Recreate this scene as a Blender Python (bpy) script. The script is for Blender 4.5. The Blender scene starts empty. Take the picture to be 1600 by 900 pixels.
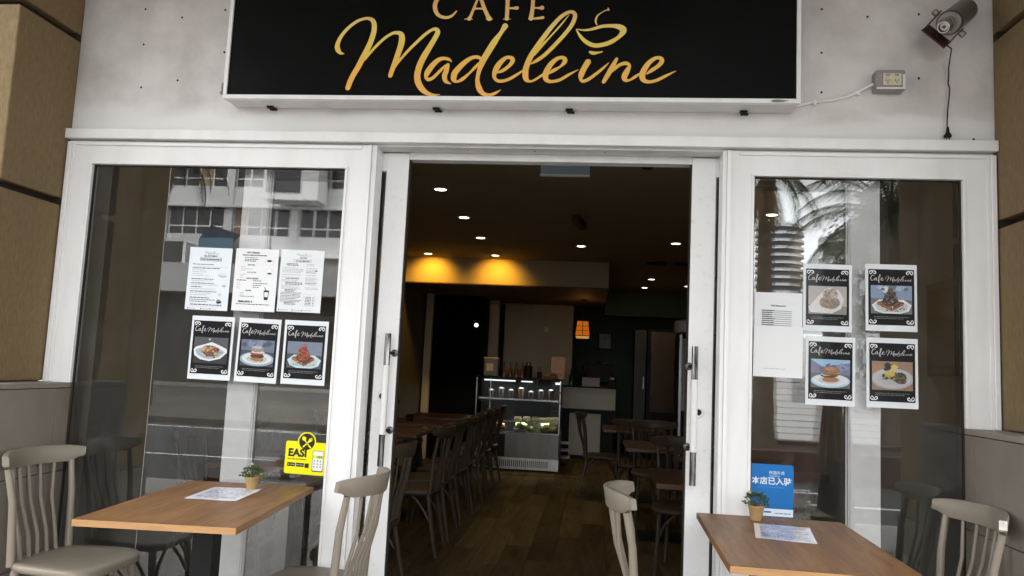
import bpy, bmesh, math, random
from mathutils import Vector, Matrix
R = math.radians
sc = bpy.context.scene
COL = sc.collection

# ---------------------------------------------------------------- camera
cam_d = bpy.data.cameras.new('camera')
cam = bpy.data.objects.new('camera', cam_d)
COL.objects.link(cam)
sc.camera = cam
cam_d.sensor_width = 36.0
cam_d.lens = 27.05
cam_d.clip_start = 0.05
cam_d.clip_end = 3000
YAW, PITCH, ROLL = 0.108924, 0.102935, 0.046233
f0 = Vector((-math.sin(YAW), math.cos(YAW), 0)); r0 = Vector((math.cos(YAW), math.sin(YAW), 0)); u0 = Vector((0, 0, 1))
f1 = f0 * math.cos(PITCH) + u0 * math.sin(PITCH); u1 = u0 * math.cos(PITCH) - f0 * math.sin(PITCH)
r2 = r0 * math.cos(ROLL) + u1 * math.sin(ROLL); u2 = u1 * math.cos(ROLL) - r0 * math.sin(ROLL)
mw = Matrix((r2, u2, -f1)).transposed().to_4x4()
mw.translation = Vector((0, -3.45, 1.35))
cam.matrix_world = mw

# ---------------------------------------------------------------- sky, sun, exposure
SUN_EL, SUN_AZ = R(52), math.atan2(-0.45, 0.8)
world = bpy.data.worlds.new('World')
sc.world = world
world.use_nodes = True
wn = world.node_tree
for n in list(wn.nodes): wn.nodes.remove(n)
sky = wn.nodes.new('ShaderNodeTexSky'); sky.sky_type = 'NISHITA'; sky.sun_disc = False
sky.sun_elevation = SUN_EL; sky.sun_rotation = SUN_AZ; sky.air_density = 1.0; sky.dust_density = 6.0
hs = wn.nodes.new('ShaderNodeHueSaturation'); hs.inputs['Saturation'].default_value = 0.3
bg = wn.nodes.new('ShaderNodeBackground'); bg.inputs['Strength'].default_value = 0.15
wo = wn.nodes.new('ShaderNodeOutputWorld')
wn.links.new(sky.outputs[0], hs.inputs['Color']); # a bright, thin overcast: white cloud over most of the sky, the blue showing through a little
wt_ = wn.nodes.new('ShaderNodeTexCoord'); wm = wn.nodes.new('ShaderNodeMapping'); wm.inputs['Scale'].default_value = (1.6, 1.6, 4.0)
wz = wn.nodes.new('ShaderNodeTexNoise'); wz.inputs['Scale'].default_value = 1.8; wz.inputs['Detail'].default_value = 6
wr = wn.nodes.new('ShaderNodeMapRange'); wr.inputs['From Min'].default_value = 0.35; wr.inputs['From Max'].default_value = 0.6; wr.inputs['To Min'].default_value = 0.55; wr.inputs['To Max'].default_value = 0.95
wx = wn.nodes.new('ShaderNodeMix'); wx.data_type = 'RGBA'; wx.inputs[7].default_value = (5.0, 5.05, 5.15, 1)
wn.links.new(wt_.outputs['Generated'], wm.inputs['Vector']); wn.links.new(wm.outputs[0], wz.inputs['Vector']); wn.links.new(wz.outputs['Fac'], wr.inputs['Value']); wn.links.new(wr.outputs[0], wx.inputs['Factor'])
wn.links.new(hs.outputs[0], wx.inputs[6]); wn.links.new(wx.outputs[2], bg.inputs['Color']); wn.links.new(bg.outputs[0], wo.inputs[0])
sd = bpy.data.lights.new('sun', 'SUN'); sd.energy = 0.6; sd.angle = R(12); sd.color = (1, 0.96, 0.9)
so = bpy.data.objects.new('sun', sd); COL.objects.link(so)
sdir = Vector((math.sin(SUN_AZ) * math.cos(SUN_EL), math.cos(SUN_AZ) * math.cos(SUN_EL), math.sin(SUN_EL)))
so.rotation_euler = sdir.to_track_quat('Z', 'Y').to_euler(); so.location = (0, -20, 40)
sc.view_settings.view_transform = 'Standard'
sc.view_settings.look = 'None'
sc.view_settings.gamma = 1.0
sc.view_settings.use_curve_mapping = False
sc.view_settings.exposure = 2.9
cy = sc.cycles
cy.use_denoising = True
cy.max_bounces = 7; cy.diffuse_bounces = 4; cy.glossy_bounces = 4; cy.transparent_max_bounces = 16; cy.transmission_bounces = 4
cy.sample_clamp_indirect = 6.0
cy.caustics_reflective = False; cy.caustics_refractive = False

# ---------------------------------------------------------------- materials
MATS = {}
def nodes_of(name):
    m = bpy.data.materials.new(name); m.use_nodes = True
    return m, m.node_tree, m.node_tree.nodes['Principled BSDF']

def mat(name, col, rough=0.55, metal=0.0, spec=0.5, var=0.0, vscale=6.0, stretch=(1, 1, 1), bump=0.0, bscale=60.0, col2=None,
        lo=0.35, hi=0.65, detail=5.0, objvar=0.0, rvar=0.0, space='Object'):
    """Plain surface with procedural grain: two colours mixed by stretched noise, rough variation and fine bump."""
    if name in MATS: return MATS[name]
    m, nt, b = nodes_of(name)
    b.inputs['Roughness'].default_value = rough; b.inputs['Metallic'].default_value = metal
    b.inputs['Specular IOR Level'].default_value = spec
    b.inputs['Base Color'].default_value = (*col, 1)
    tc = nt.nodes.new('ShaderNodeTexCoord'); mp = nt.nodes.new('ShaderNodeMapping'); mp.inputs['Scale'].default_value = stretch
    nt.links.new(tc.outputs[space], mp.inputs['Vector'])
    out = None
    if var or col2:
        nz = nt.nodes.new('ShaderNodeTexNoise'); nz.inputs['Scale'].default_value = vscale; nz.inputs['Detail'].default_value = detail
        nz.inputs['Roughness'].default_value = 0.6
        nt.links.new(mp.outputs[0], nz.inputs['Vector'])
        cr = nt.nodes.new('ShaderNodeValToRGB')
        c2 = col2 if col2 else tuple(max(0, c * (1 - var)) for c in col)
        c1 = col if col2 else tuple(min(1, c * (1 + var)) for c in col)
        cr.color_ramp.elements[0].position = lo; cr.color_ramp.elements[0].color = (*c2, 1)
        cr.color_ramp.elements[1].position = hi; cr.color_ramp.elements[1].color = (*c1, 1)
        nt.links.new(nz.outputs['Fac'], cr.inputs['Fac'])
        out = cr.outputs['Color']
        if rvar:
            mr = nt.nodes.new('ShaderNodeMapRange'); mr.inputs['To Min'].default_value = max(0, rough - rvar); mr.inputs['To Max'].default_value = min(1, rough + rvar)
            nt.links.new(nz.outputs['Fac'], mr.inputs['Value']); nt.links.new(mr.outputs[0], b.inputs['Roughness'])
    if objvar:
        oi = nt.nodes.new('ShaderNodeObjectInfo'); mr = nt.nodes.new('ShaderNodeMapRange')
        mr.inputs['To Min'].default_value = 1 - objvar; mr.inputs['To Max'].default_value = 1 + objvar
        nt.links.new(oi.outputs['Random'], mr.inputs['Value'])
        hv = nt.nodes.new('ShaderNodeHueSaturation')
        if out: nt.links.new(out, hv.inputs['Color'])
        else: hv.inputs['Color'].default_value = (*col, 1)
        nt.links.new(mr.outputs[0], hv.inputs['Value']); out = hv.outputs[0]
    if out: nt.links.new(out, b.inputs['Base Color'])
    if bump:
        n2 = nt.nodes.new('ShaderNodeTexNoise'); n2.inputs['Scale'].default_value = bscale; n2.inputs['Detail'].default_value = 6
        nt.links.new(mp.outputs[0], n2.inputs['Vector'])
        bp = nt.nodes.new('ShaderNodeBump'); bp.inputs['Strength'].default_value = bump; bp.inputs['Distance'].default_value = 0.004
        nt.links.new(n2.outputs['Fac'], bp.inputs['Height']); nt.links.new(bp.outputs[0], b.inputs['Normal'])
    MATS[name] = m
    return m

def emit(name, col, strength):
    if name in MATS: return MATS[name]
    m, nt, b = nodes_of(name)
    b.inputs['Base Color'].default_value = (*[0.25 * min(1, c) for c in col], 1)
    b.inputs['Emission Color'].default_value = (*col, 1); b.inputs['Emission Strength'].default_value = strength
    MATS[name] = m
    return m

def glass_mat(name, tint=(1, 1, 1), gain=2.0, ior=1.5):
    m = bpy.data.materials.new(name); m.use_nodes = True; nt = m.node_tree
    for n in list(nt.nodes): nt.nodes.remove(n)
    o = nt.nodes.new('ShaderNodeOutputMaterial'); mx = nt.nodes.new('ShaderNodeMixShader')
    tr = nt.nodes.new('ShaderNodeBsdfTransparent'); tr.inputs[0].default_value = (*tint, 1)
    gl = nt.nodes.new('ShaderNodeBsdfGlossy'); gl.inputs['Roughness'].default_value = 0.0; gl.inputs['Color'].default_value = (0.95, 0.97, 0.97, 1)
    fr = nt.nodes.new('ShaderNodeFresnel'); fr.inputs['IOR'].default_value = ior
    mu = nt.nodes.new('ShaderNodeMath'); mu.operation = 'MULTIPLY'; mu.use_clamp = True; mu.inputs[1].default_value = gain
    nt.links.new(fr.outputs[0], mu.inputs[0]); nt.links.new(mu.outputs[0], mx.inputs[0])
    nt.links.new(tr.outputs[0], mx.inputs[1]); nt.links.new(gl.outputs[0], mx.inputs[2])
    # a trace of dust and wiped smears on the pane
    df = nt.nodes.new('ShaderNodeBsdfDiffuse'); df.inputs[0].default_value = (0.6, 0.6, 0.58, 1); m2 = nt.nodes.new('ShaderNodeMixShader')
    tc = nt.nodes.new('ShaderNodeTexCoord'); mp = nt.nodes.new('ShaderNodeMapping'); mp.inputs['Scale'].default_value = (3, 3, 1.2); mp.inputs['Rotation'].default_value = (0, 0.5, 0)
    nz = nt.nodes.new('ShaderNodeTexNoise'); nz.inputs['Scale'].default_value = 3.0; nz.inputs['Detail'].default_value = 8; nz.inputs['Distortion'].default_value = 1.2
    mr = nt.nodes.new('ShaderNodeMapRange'); mr.inputs['From Min'].default_value = 0.5; mr.inputs['From Max'].default_value = 0.8; mr.inputs['To Max'].default_value = 0.035
    nt.links.new(tc.outputs['Object'], mp.inputs[0]); nt.links.new(mp.outputs[0], nz.inputs['Vector']); nt.links.new(nz.outputs['Fac'], mr.inputs['Value']); nt.links.new(mr.outputs[0], m2.inputs[0])
    nt.links.new(mx.outputs[0], m2.inputs[1]); nt.links.new(df.outputs[0], m2.inputs[2]); nt.links.new(m2.outputs[0], o.inputs[0])
    MATS[name] = m
    return m

def print_mat(name, rough=0.5, spec=0.4, coat=0.0, grain=0.0, gscale=300):
    m, nt, b = nodes_of(name)
    a = nt.nodes.new('ShaderNodeAttribute'); a.attribute_name = 'Col'
    if grain:
        tc = nt.nodes.new('ShaderNodeTexCoord'); nz = nt.nodes.new('ShaderNodeTexNoise'); nz.inputs['Scale'].default_value = gscale; nz.inputs['Detail'].default_value = 8; nz.inputs['Roughness'].default_value = 0.75
        nt.links.new(tc.outputs['Object'], nz.inputs['Vector']); mr = nt.nodes.new('ShaderNodeMapRange'); mr.inputs['From Min'].default_value = 0.3; mr.inputs['From Max'].default_value = 0.7; mr.inputs['To Min'].default_value = 1 - grain; mr.inputs['To Max'].default_value = 1 + grain * 0.7
        nt.links.new(nz.outputs['Fac'], mr.inputs['Value']); hv = nt.nodes.new('ShaderNodeHueSaturation'); nt.links.new(a.outputs['Color'], hv.inputs['Color']); nt.links.new(mr.outputs[0], hv.inputs['Value']); nt.links.new(hv.outputs[0], b.inputs['Base Color'])
    else: nt.links.new(a.outputs['Color'], b.inputs['Base Color'])
    b.inputs['Roughness'].default_value = rough; b.inputs['Specular IOR Level'].default_value = spec
    b.inputs['Coat Weight'].default_value = coat; b.inputs['Coat Roughness'].default_value = 0.03
    MATS[name] = m
    return m

# ---------------------------------------------------------------- mesh building
class MB:
    def __init__(s): s.v = []; s.f = []; s.c = []; s.col = (1, 1, 1)
    def face(s, idx): s.f.append(tuple(idx)); s.c.append(s.col)
    def add(s, vs, fs):
        o = len(s.v); s.v += [tuple(p) for p in vs]
        for f in fs: s.face([o + i for i in f])
        return s
    def box(s, x0, x1, y0, y1, z0, z1):
        return s.add([(x0, y0, z0), (x1, y0, z0), (x1, y1, z0), (x0, y1, z0), (x0, y0, z1), (x1, y0, z1), (x1, y1, z1), (x0, y1, z1)],
                     [(0, 3, 2, 1), (4, 5, 6, 7), (0, 1, 5, 4), (1, 2, 6, 5), (2, 3, 7, 6), (3, 0, 4, 7)])
    def quad(s, a, b, c, d): return s.add([a, b, c, d], [(0, 1, 2, 3)])
    def rect(s, x0, x1, z0, z1, y=0.0): return s.quad((x0, y, z0), (x1, y, z0), (x1, y, z1), (x0, y, z1))
    def prism(s, poly, z0, z1):
        n = len(poly)
        vs = [(x, y, z0) for x, y in poly] + [(x, y, z1) for x, y in poly]
        return s.add(vs, [tuple(range(n - 1, -1, -1)), tuple(range(n, 2 * n))] + [(i, (i + 1) % n, n + (i + 1) % n, n + i) for i in range(n)])
    def tube(s, pts, rad, n=10, caps=True):
        pts = [Vector(p) for p in pts]; m = len(pts)
        rs = rad if isinstance(rad, (list, tuple)) else [rad] * m
        vs = []; up = None
        for i, p in enumerate(pts):
            t = (pts[min(i + 1, m - 1)] - pts[max(i - 1, 0)]).normalized()
            if up is None:
                up = Vector((0, 0, 1)) if abs(t.z) < 0.9 else Vector((1, 0, 0))
            a = t.cross(up)
            if a.length < 1e-5: a = t.cross(Vector((0.3, 1, 0.2)))
            a.normalize(); b = a.cross(t).normalized(); up = b
            for k in range(n):
                th = 2 * math.pi * k / n
                vs.append(p + a * (rs[i] * math.cos(th)) + b * (rs[i] * math.sin(th)))
        fs = []
        for i in range(m - 1):
            for k in range(n):
                fs.append((i * n + k, (i + 1) * n + k, (i + 1) * n + (k + 1) % n, i * n + (k + 1) % n))
        if caps: fs += [tuple(range(n)), tuple(range(m * n - 1, (m - 1) * n - 1, -1))]
        return s.add(vs, fs)
    def lathe(s, prof, n=20, c=(0, 0, 0), axis=None):
        """profile of (radius, height); axis None = z, else a unit vector to turn about."""
        vs = []
        if axis is None: A, B, C_ = Vector((1, 0, 0)), Vector((0, 1, 0)), Vector((0, 0, 1))
        else:
            C_ = Vector(axis).normalized(); A = C_.orthogonal().normalized(); B = C_.cross(A)
        c = Vector(c)
        for r, h in prof:
            for k in range(n):
                th = 2 * math.pi * k / n
                vs.append(c + A * (r * math.cos(th)) + B * (r * math.sin(th)) + C_ * h)
        m = len(prof); fs = []
        for i in range(m - 1):
            for k in range(n): fs.append((i * n + k, i * n + (k + 1) % n, (i + 1) * n + (k + 1) % n, (i + 1) * n + k))
        fs += [tuple(range(n - 1, -1, -1)), tuple(range((m - 1) * n, m * n))]
        return s.add(vs, fs)
    def loft(s, rings, closed=True, caps=True):
        n = len(rings[0]); vs = [p for r in rings for p in r]; fs = []
        for i in range(len(rings) - 1):
            for k in range(n): fs.append((i * n + k, i * n + (k + 1) % n, (i + 1) * n + (k + 1) % n, (i + 1) * n + k))
        if caps: fs += [tuple(range(n - 1, -1, -1)), tuple(range((len(rings) - 1) * n, len(rings) * n))]
        return s.add(vs, fs)
    # flat print in the x-z plane, facing -y
    def disc(s, cx, cz, rx, rz, y=0.0, n=28, jit=0.0, seed=0):
        rnd = random.Random(seed); ph = [rnd.uniform(0, 6.28) for _ in range(4)]
        pts = []
        for k in range(n):
            t = 2 * math.pi * k / n
            w = 1 + jit * (math.sin(3 * t + ph[0]) * 0.5 + math.sin(5 * t + ph[1]) * 0.35 + math.sin(9 * t + ph[2]) * 0.25)
            pts.append((cx + rx * w * math.cos(t), y, cz + rz * w * math.sin(t)))
        return s.add(pts, [tuple(range(n))])
    def poly(s, pts, y=0.0): return s.add([(x, y, z) for x, z in pts], [tuple(range(len(pts)))])
    def stroke(s, pts, ox, oz, k, y, sub=6, ws=1.0):
        """a calligraphic stroke through (x, z, width), as a flat ribbon with round ends."""
        P = [Vector((p[0], p[1], p[2] * ws)) for p in pts]; out = []
        n = len(P)
        for i in range(n - 1):
            a, b, c, d = P[max(i - 1, 0)], P[i], P[i + 1], P[min(i + 2, n - 1)]
            for j in range(sub):
                t = j / sub
                out.append(0.5 * ((2 * b) + (c - a) * t + (2 * a - 5 * b + 4 * c - d) * t * t + (3 * b - a - 3 * c + d) * t ** 3))
        out.append(P[-1])
        L = []; Rr = []
        m = len(out)
        for i in range(m):
            t = out[min(i + 1, m - 1)] - out[max(i - 1, 0)]; t.z = 0
            if t.length < 1e-6: t = Vector((1, 0, 0))
            t.normalize(); nn = Vector((-t.y, t.x)); w = max(out[i].z, 0.4) / 2; p = Vector((out[i].x, out[i].y))
            L.append(p + nn * w); Rr.append(p - nn * w)
        vs = [(ox + k * p.x, y, oz + k * p.y) for p in L] + [(ox + k * p.x, y, oz + k * p.y) for p in Rr]
        s.add(vs, [(i, i + m, i + m + 1, i + 1) for i in range(m - 1)])
        for e in (0, m - 1):
            w = out[e].z / 2
            if w > 3:
                s.disc(ox + k * out[e].x, oz + k * out[e].y, k * w, k * w, y - 0.00006, 14)
        return s
    def text(s, body, x, z, size, y=0.0, align='LEFT', shear=0.0, bold=0.0, sx=1.0):
        cu = bpy.data.curves.new('lettering', 'FONT'); cu.body = body; cu.size = size; cu.align_x = align; cu.shear = shear; cu.offset = bold
        cu.resolution_u = 3
        ob = bpy.data.objects.new('lettering', cu); COL.objects.link(ob)
        me = bpy.data.meshes.new_from_object(ob.evaluated_get(bpy.context.evaluated_depsgraph_get()))
        o = len(s.v)
        s.v += [(x + v.co.x * sx, y, z + v.co.y) for v in me.vertices]
        for p in me.polygons: s.face([o + i for i in p.vertices])
        bpy.data.objects.remove(ob); bpy.data.curves.remove(cu); bpy.data.meshes.remove(me)
        return s
    def greek(s, x0, x1, z, h, y, rnd, sc_=1.0):
        """a line of print too small to read: word-long dashes."""
        x = x0
        while x < x1 - h:
            w = min(rnd.uniform(1.2, 5.0) * h, x1 - x)
            s.rect(x, x + w, z, z + h * rnd.uniform(0.8, 1.0), y); x += w + h * 0.7
        return s
    def move(s, d, rotz=0.0):
        c, n = math.cos(rotz), math.sin(rotz)
        s.v = [(p[0] * c - p[1] * n + d[0], p[0] * n + p[1] * c + d[1], p[2] + d[2]) for p in s.v]
        return s

def root_of(o):
    while o.parent: o = o.parent
    return o

def part(name, mb, m, parent=None, smooth=False, bevel=0.0, world=False, label=None, kind=None, seg=2, angle=35):
    """links one mesh object; with world=True its coordinates are given in the world and its thing stands unturned."""
    vs = mb.v
    if world and parent:
        l = root_of(parent).location; vs = [(p[0] - l.x, p[1] - l.y, p[2] - l.z) for p in vs]
    me = bpy.data.meshes.new(name)
    me.from_pydata(vs, [], mb.f); me.update()
    if any(c != (1, 1, 1) for c in mb.c):
        at = me.color_attributes.new('Col', 'FLOAT_COLOR', 'CORNER'); buf = []
        for p, c in zip(me.polygons, mb.c): buf += [*c, 1.0] * p.loop_total
        at.data.foreach_set('color', buf)
    if smooth:
        me.polygons.foreach_set('use_smooth', [True] * len(me.polygons))
        try: me.set_sharp_from_angle(angle=R(angle))
        except Exception: pass
    me.materials.append(m)
    o = bpy.data.objects.new(name, me); COL.objects.link(o)
    if parent: o.parent = parent
    if bevel:
        b = o.modifiers.new('bevel', 'BEVEL'); b.width = bevel; b.segments = seg; b.limit_method = 'ANGLE'; b.angle_limit = R(40)
        b.harden_normals = False
    if label: o['label'] = label
    if kind: o['kind'] = kind
    return o

def tag(o, label, cat, group=None):
    o['label'] = label; o['category'] = cat
    if group: o['group'] = group
    return o

def thing(name, label, cat, loc=(0, 0, 0), rotz=0.0, group=None):
    o = bpy.data.objects.new(name, None); COL.objects.link(o)
    o.location = loc; o.rotation_euler = (0, 0, rotz); o.empty_display_size = 0.1
    return tag(o, label, cat, group)

def struct(name, mb, m, bevel=0.0):
    o = part(name, mb, m, None, bevel=bevel); o['kind'] = 'structure'; return o

def copy_tree(o, parent=None):
    c = o.copy(); COL.objects.link(c); c.parent = parent
    for ch in list(KIDS.get(o.name, [])): copy_tree(ch, c)
    return c
KIDS = {}
def index_kids():
    KIDS.clear()
    for o in bpy.data.objects:
        if o.parent: KIDS.setdefault(o.parent.name, []).append(o)
def dup(o, loc, rotz, label, group=None):
    c = copy_tree(o); c.location = loc; c.rotation_euler = (0, 0, rotz); c['label'] = label
    if group: c['group'] = group
    return c
def BX(*a): return MB().box(*a)
# ---------------------------------------------------------------- the palette
M_render = mat('painted_render', (0.66, 0.64, 0.62), 0.75, var=0.0, col2=(0.36, 0.335, 0.315), vscale=2.1, lo=0.20, hi=0.60, bump=0.15, bscale=45, spec=0.25, detail=7)
M_white = mat('white_gloss_paint', (0.76, 0.76, 0.755), 0.42, col2=(0.68, 0.675, 0.665), vscale=5, lo=0.30, hi=0.58, bump=0.06, bscale=30, spec=0.4, stretch=(1, 1, 0.25))
M_door = mat('worn_door_paint', (0.74, 0.74, 0.735), 0.45, col2=(0.64, 0.63, 0.62), vscale=38, lo=0.26, hi=0.42, bump=0.08, bscale=35, spec=0.4, detail=9)
M_inner = mat('brightened_white_paint', (0.83, 0.83, 0.825), 0.42, var=0.04, vscale=14, spec=0.4)  # door paint lightened to put daylight into the far stile's colour
M_alu = mat('painted_aluminium', (0.62, 0.615, 0.61), 0.4, var=0.08, vscale=8, spec=0.5)
M_pillar = mat('tan_pillar_render', (0.225, 0.163, 0.088), 0.85, col2=(0.150, 0.106, 0.054), vscale=70, stretch=(1, 1, 0.35), lo=0.25, hi=0.75, bump=1.0, bscale=130, spec=0.15, detail=8)
M_joint = mat('dark_joint', (0.035, 0.028, 0.022), 0.9, spec=0.1)
M_plinth = mat('taupe_stone_tile', (0.21, 0.185, 0.155), 0.5, col2=(0.165, 0.143, 0.12), vscale=4, lo=0.3, hi=0.7, bump=0.05, bscale=40, spec=0.3, objvar=0.06, detail=7)
M_sign = mat('gloss_black_sign_face', (0.004, 0.004, 0.004), 0.35, spec=0.06, var=0.3, vscale=2)
M_steel = mat('brushed_steel', (0.45, 0.44, 0.42), 0.32, 1.0, var=0.15, vscale=20, stretch=(1, 1, 0.1))
M_chrome = mat('worn_chrome', (0.24, 0.24, 0.24), 0.2, 1.0, var=0.5, vscale=30)
M_dsteel = mat('dull_dark_steel', (0.10, 0.10, 0.10), 0.4, 1.0, var=0.3, vscale=40)
M_grip = mat('streaked_chrome', (0.50, 0.49, 0.47), 0.25, 1.0, col2=(0.02, 0.02, 0.02), vscale=70, stretch=(1, 1, 0.06), lo=0.38, hi=0.62)  # chrome colour broken by dark streaks along the bar
M_dark = mat('black_plastic', (0.010, 0.010, 0.010), 0.45, var=0.2, spec=0.15)
M_taupe = mat('taupe_chair_plastic', (0.20, 0.172, 0.132), 0.42, var=0.04, vscale=8, spec=0.45, bump=0.03, bscale=200)
M_shaded_chair = mat('shaded_taupe_plastic', (0.055, 0.040, 0.026), 0.45, var=0.05, vscale=8, spec=0.35)  # taupe chair plastic darkened to paint in the dimness indoors
M_lit_worn_tip = mat('lit_worn_pale_plastic', (0.62, 0.60, 0.57), 0.6, var=0.15, vscale=40)
M_paper = print_mat('printed_paper', 0.45, 0.35, 0.3)
M_ink = print_mat('printed_ink', 0.5, 0.12, 0.22)
M_glass = glass_mat('window_glass', (0.98, 0.985, 0.98), 2.6)
M_glass2 = glass_mat('cabinet_glass', (0.95, 0.97, 0.96), 0.25)
M_wall_in = mat('beige_interior_paint', (0.60, 0.52, 0.37), 0.7, var=0.05, vscale=3, spec=0.2)
M_wall_grey = mat('grey_interior_paint', (0.155, 0.148, 0.125), 0.65, var=0.04, vscale=2, spec=0.2)
M_teal = mat('teal_interior_paint', (0.15, 0.20, 0.165), 0.7, var=0.05, vscale=3, spec=0.2)
M_ceil = mat('tan_ceiling_paint', (0.30, 0.24, 0.145), 0.8, var=0.05, vscale=2, spec=0.1)
M_counter = mat('cream_laminate', (0.52, 0.50, 0.42), 0.45, var=0.03, vscale=4)
M_blackboard = mat('black_panel', (0.005, 0.005, 0.005), 0.8, var=0.2, spec=0.03)

def wood(name, c1, c2, c3, scale=1.0, axis='Y', rough=0.4, objvar=0.0, spec=0.4):
    """laminate or plank grain: long stretched noise for figure, finer noise for pores; the grain runs along one object axis."""
    m, nt, b = nodes_of(name); N = nt.nodes.new; L = nt.links.new
    tc = N('ShaderNodeTexCoord'); mp = N('ShaderNodeMapping')
    st = {'Y': (9, 0.9, 9), 'X': (0.9, 9, 9), 'Z': (9, 9, 0.9)}[axis]
    mp.inputs['Scale'].default_value = tuple(q * scale for q in st)
    vec = tc.outputs['Object']
    oi = N('ShaderNodeObjectInfo')
    if objvar:
        va = N('ShaderNodeVectorMath'); va.operation = 'ADD'
        cx = N('ShaderNodeCombineXYZ'); mm = N('ShaderNodeMath'); mm.operation = 'MULTIPLY'; mm.inputs[1].default_value = 37.0
        L(oi.outputs['Random'], mm.inputs[0]); L(mm.outputs[0], cx.inputs[0]); L(mm.outputs[0], cx.inputs[1])
        L(vec, va.inputs[0]); L(cx.outputs[0], va.inputs[1]); vec = va.outputs[0]
    L(vec, mp.inputs['Vector'])
    n1 = N('ShaderNodeTexNoise'); n1.inputs['Scale'].default_value = 1.3; n1.inputs['Detail'].default_value = 6; n1.inputs['Distortion'].default_value = 1.4
    L(mp.outputs[0], n1.inputs['Vector'])
    n2 = N('ShaderNodeTexNoise'); n2.inputs['Scale'].default_value = 7; n2.inputs['Detail'].default_value = 8; n2.inputs['Roughness'].default_value = 0.7
    L(mp.outputs[0], n2.inputs['Vector'])
    r1 = N('ShaderNodeValToRGB')
    r1.color_ramp.elements[0].position = 0.3; r1.color_ramp.elements[0].color = (*c2, 1)
    r1.color_ramp.elements[1].position = 0.68; r1.color_ramp.elements[1].color = (*c1, 1)
    L(n1.outputs['Fac'], r1.inputs['Fac'])
    r2_ = N('ShaderNodeMapRange'); r2_.inputs['From Min'].default_value = 0.5; r2_.inputs['From Max'].default_value = 0.72; r2_.inputs['To Max'].default_value = 0.6
    L(n2.outputs['Fac'], r2_.inputs['Value'])
    mx = N('ShaderNodeMix'); mx.data_type = 'RGBA'; L(r2_.outputs[0], mx.inputs['Factor']); L(r1.outputs[0], mx.inputs[6]); mx.inputs[7].default_value = (*c3, 1)
    out = mx.outputs[2]
    if objvar:
        hv = N('ShaderNodeHueSaturation'); mr = N('ShaderNodeMapRange'); mr.inputs['To Min'].default_value = 1 - objvar; mr.inputs['To Max'].default_value = 1 + objvar
        L(oi.outputs['Random'], mr.inputs['Value']); L(mr.outputs[0], hv.inputs['Value']); L(out, hv.inputs['Color']); out = hv.outputs[0]
    L(out, b.inputs['Base Color'])
    b.inputs['Roughness'].default_value = rough; b.inputs['Specular IOR Level'].default_value = spec
    bp = N('ShaderNodeBump'); bp.inputs['Strength'].default_value = 0.12; bp.inputs['Distance'].default_value = 0.002
    L(n2.outputs['Fac'], bp.inputs['Height']); L(bp.outputs[0], b.inputs['Normal'])
    MATS[name] = m
    return m
M_table = wood('oak_laminate', (0.255, 0.130, 0.050), (0.135, 0.063, 0.024), (0.075, 0.034, 0.014), 1.7, 'Y', 0.42, 0.0, 0.22)
M_edge = wood('oak_edge_band', (0.42, 0.235, 0.10), (0.34, 0.18, 0.075), (0.25, 0.12, 0.05), 1.0, 'X', 0.45)
M_plank = wood('floor_plank_wood', (0.120, 0.088, 0.048), (0.072, 0.051, 0.027), (0.042, 0.029, 0.015), 0.7, 'Y', 0.45, 0.25, 0.0)
M_tab_in = wood('dark_oak_laminate', (0.085, 0.034, 0.012), (0.06, 0.022, 0.008), (0.04, 0.014, 0.005), 1.0, 'X', 0.4)

def gold():
    """printed gold lettering: the print itself runs from lemon at the top of the script to amber at its foot."""
    m, nt, b = nodes_of('gold_print'); N = nt.nodes.new; L = nt.links.new
    tc = N('ShaderNodeTexCoord'); sp = N('ShaderNodeSeparateXYZ'); L(tc.outputs['Object'], sp.inputs[0])
    mr = N('ShaderNodeMapRange'); mr.inputs['From Min'].default_value = -0.02; mr.inputs['From Max'].default_value = 0.46
    L(sp.outputs['Z'], mr.inputs['Value'])
    r = N('ShaderNodeValToRGB'); e = r.color_ramp.elements
    e[0].position = 0.0; e[0].color = (0.80, 0.40, 0.065, 1)
    e[1].position = 0.28; e[1].color = (0.80, 0.46, 0.075, 1)
    for p, c in ((0.5, (0.80, 0.60, 0.10, 1)), (0.62, (0.80, 0.60, 0.16, 1)), (0.8, (0.78, 0.46, 0.16, 1)), (1.0, (0.76, 0.40, 0.15, 1))):
        q = e.new(p); q.color = c
    L(mr.outputs[0], r.inputs['Fac']); L(r.outputs[0], b.inputs['Base Color'])
    b.inputs['Roughness'].default_value = 0.4
    MATS['gold'] = m
    return m
M_gold = gold()
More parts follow.
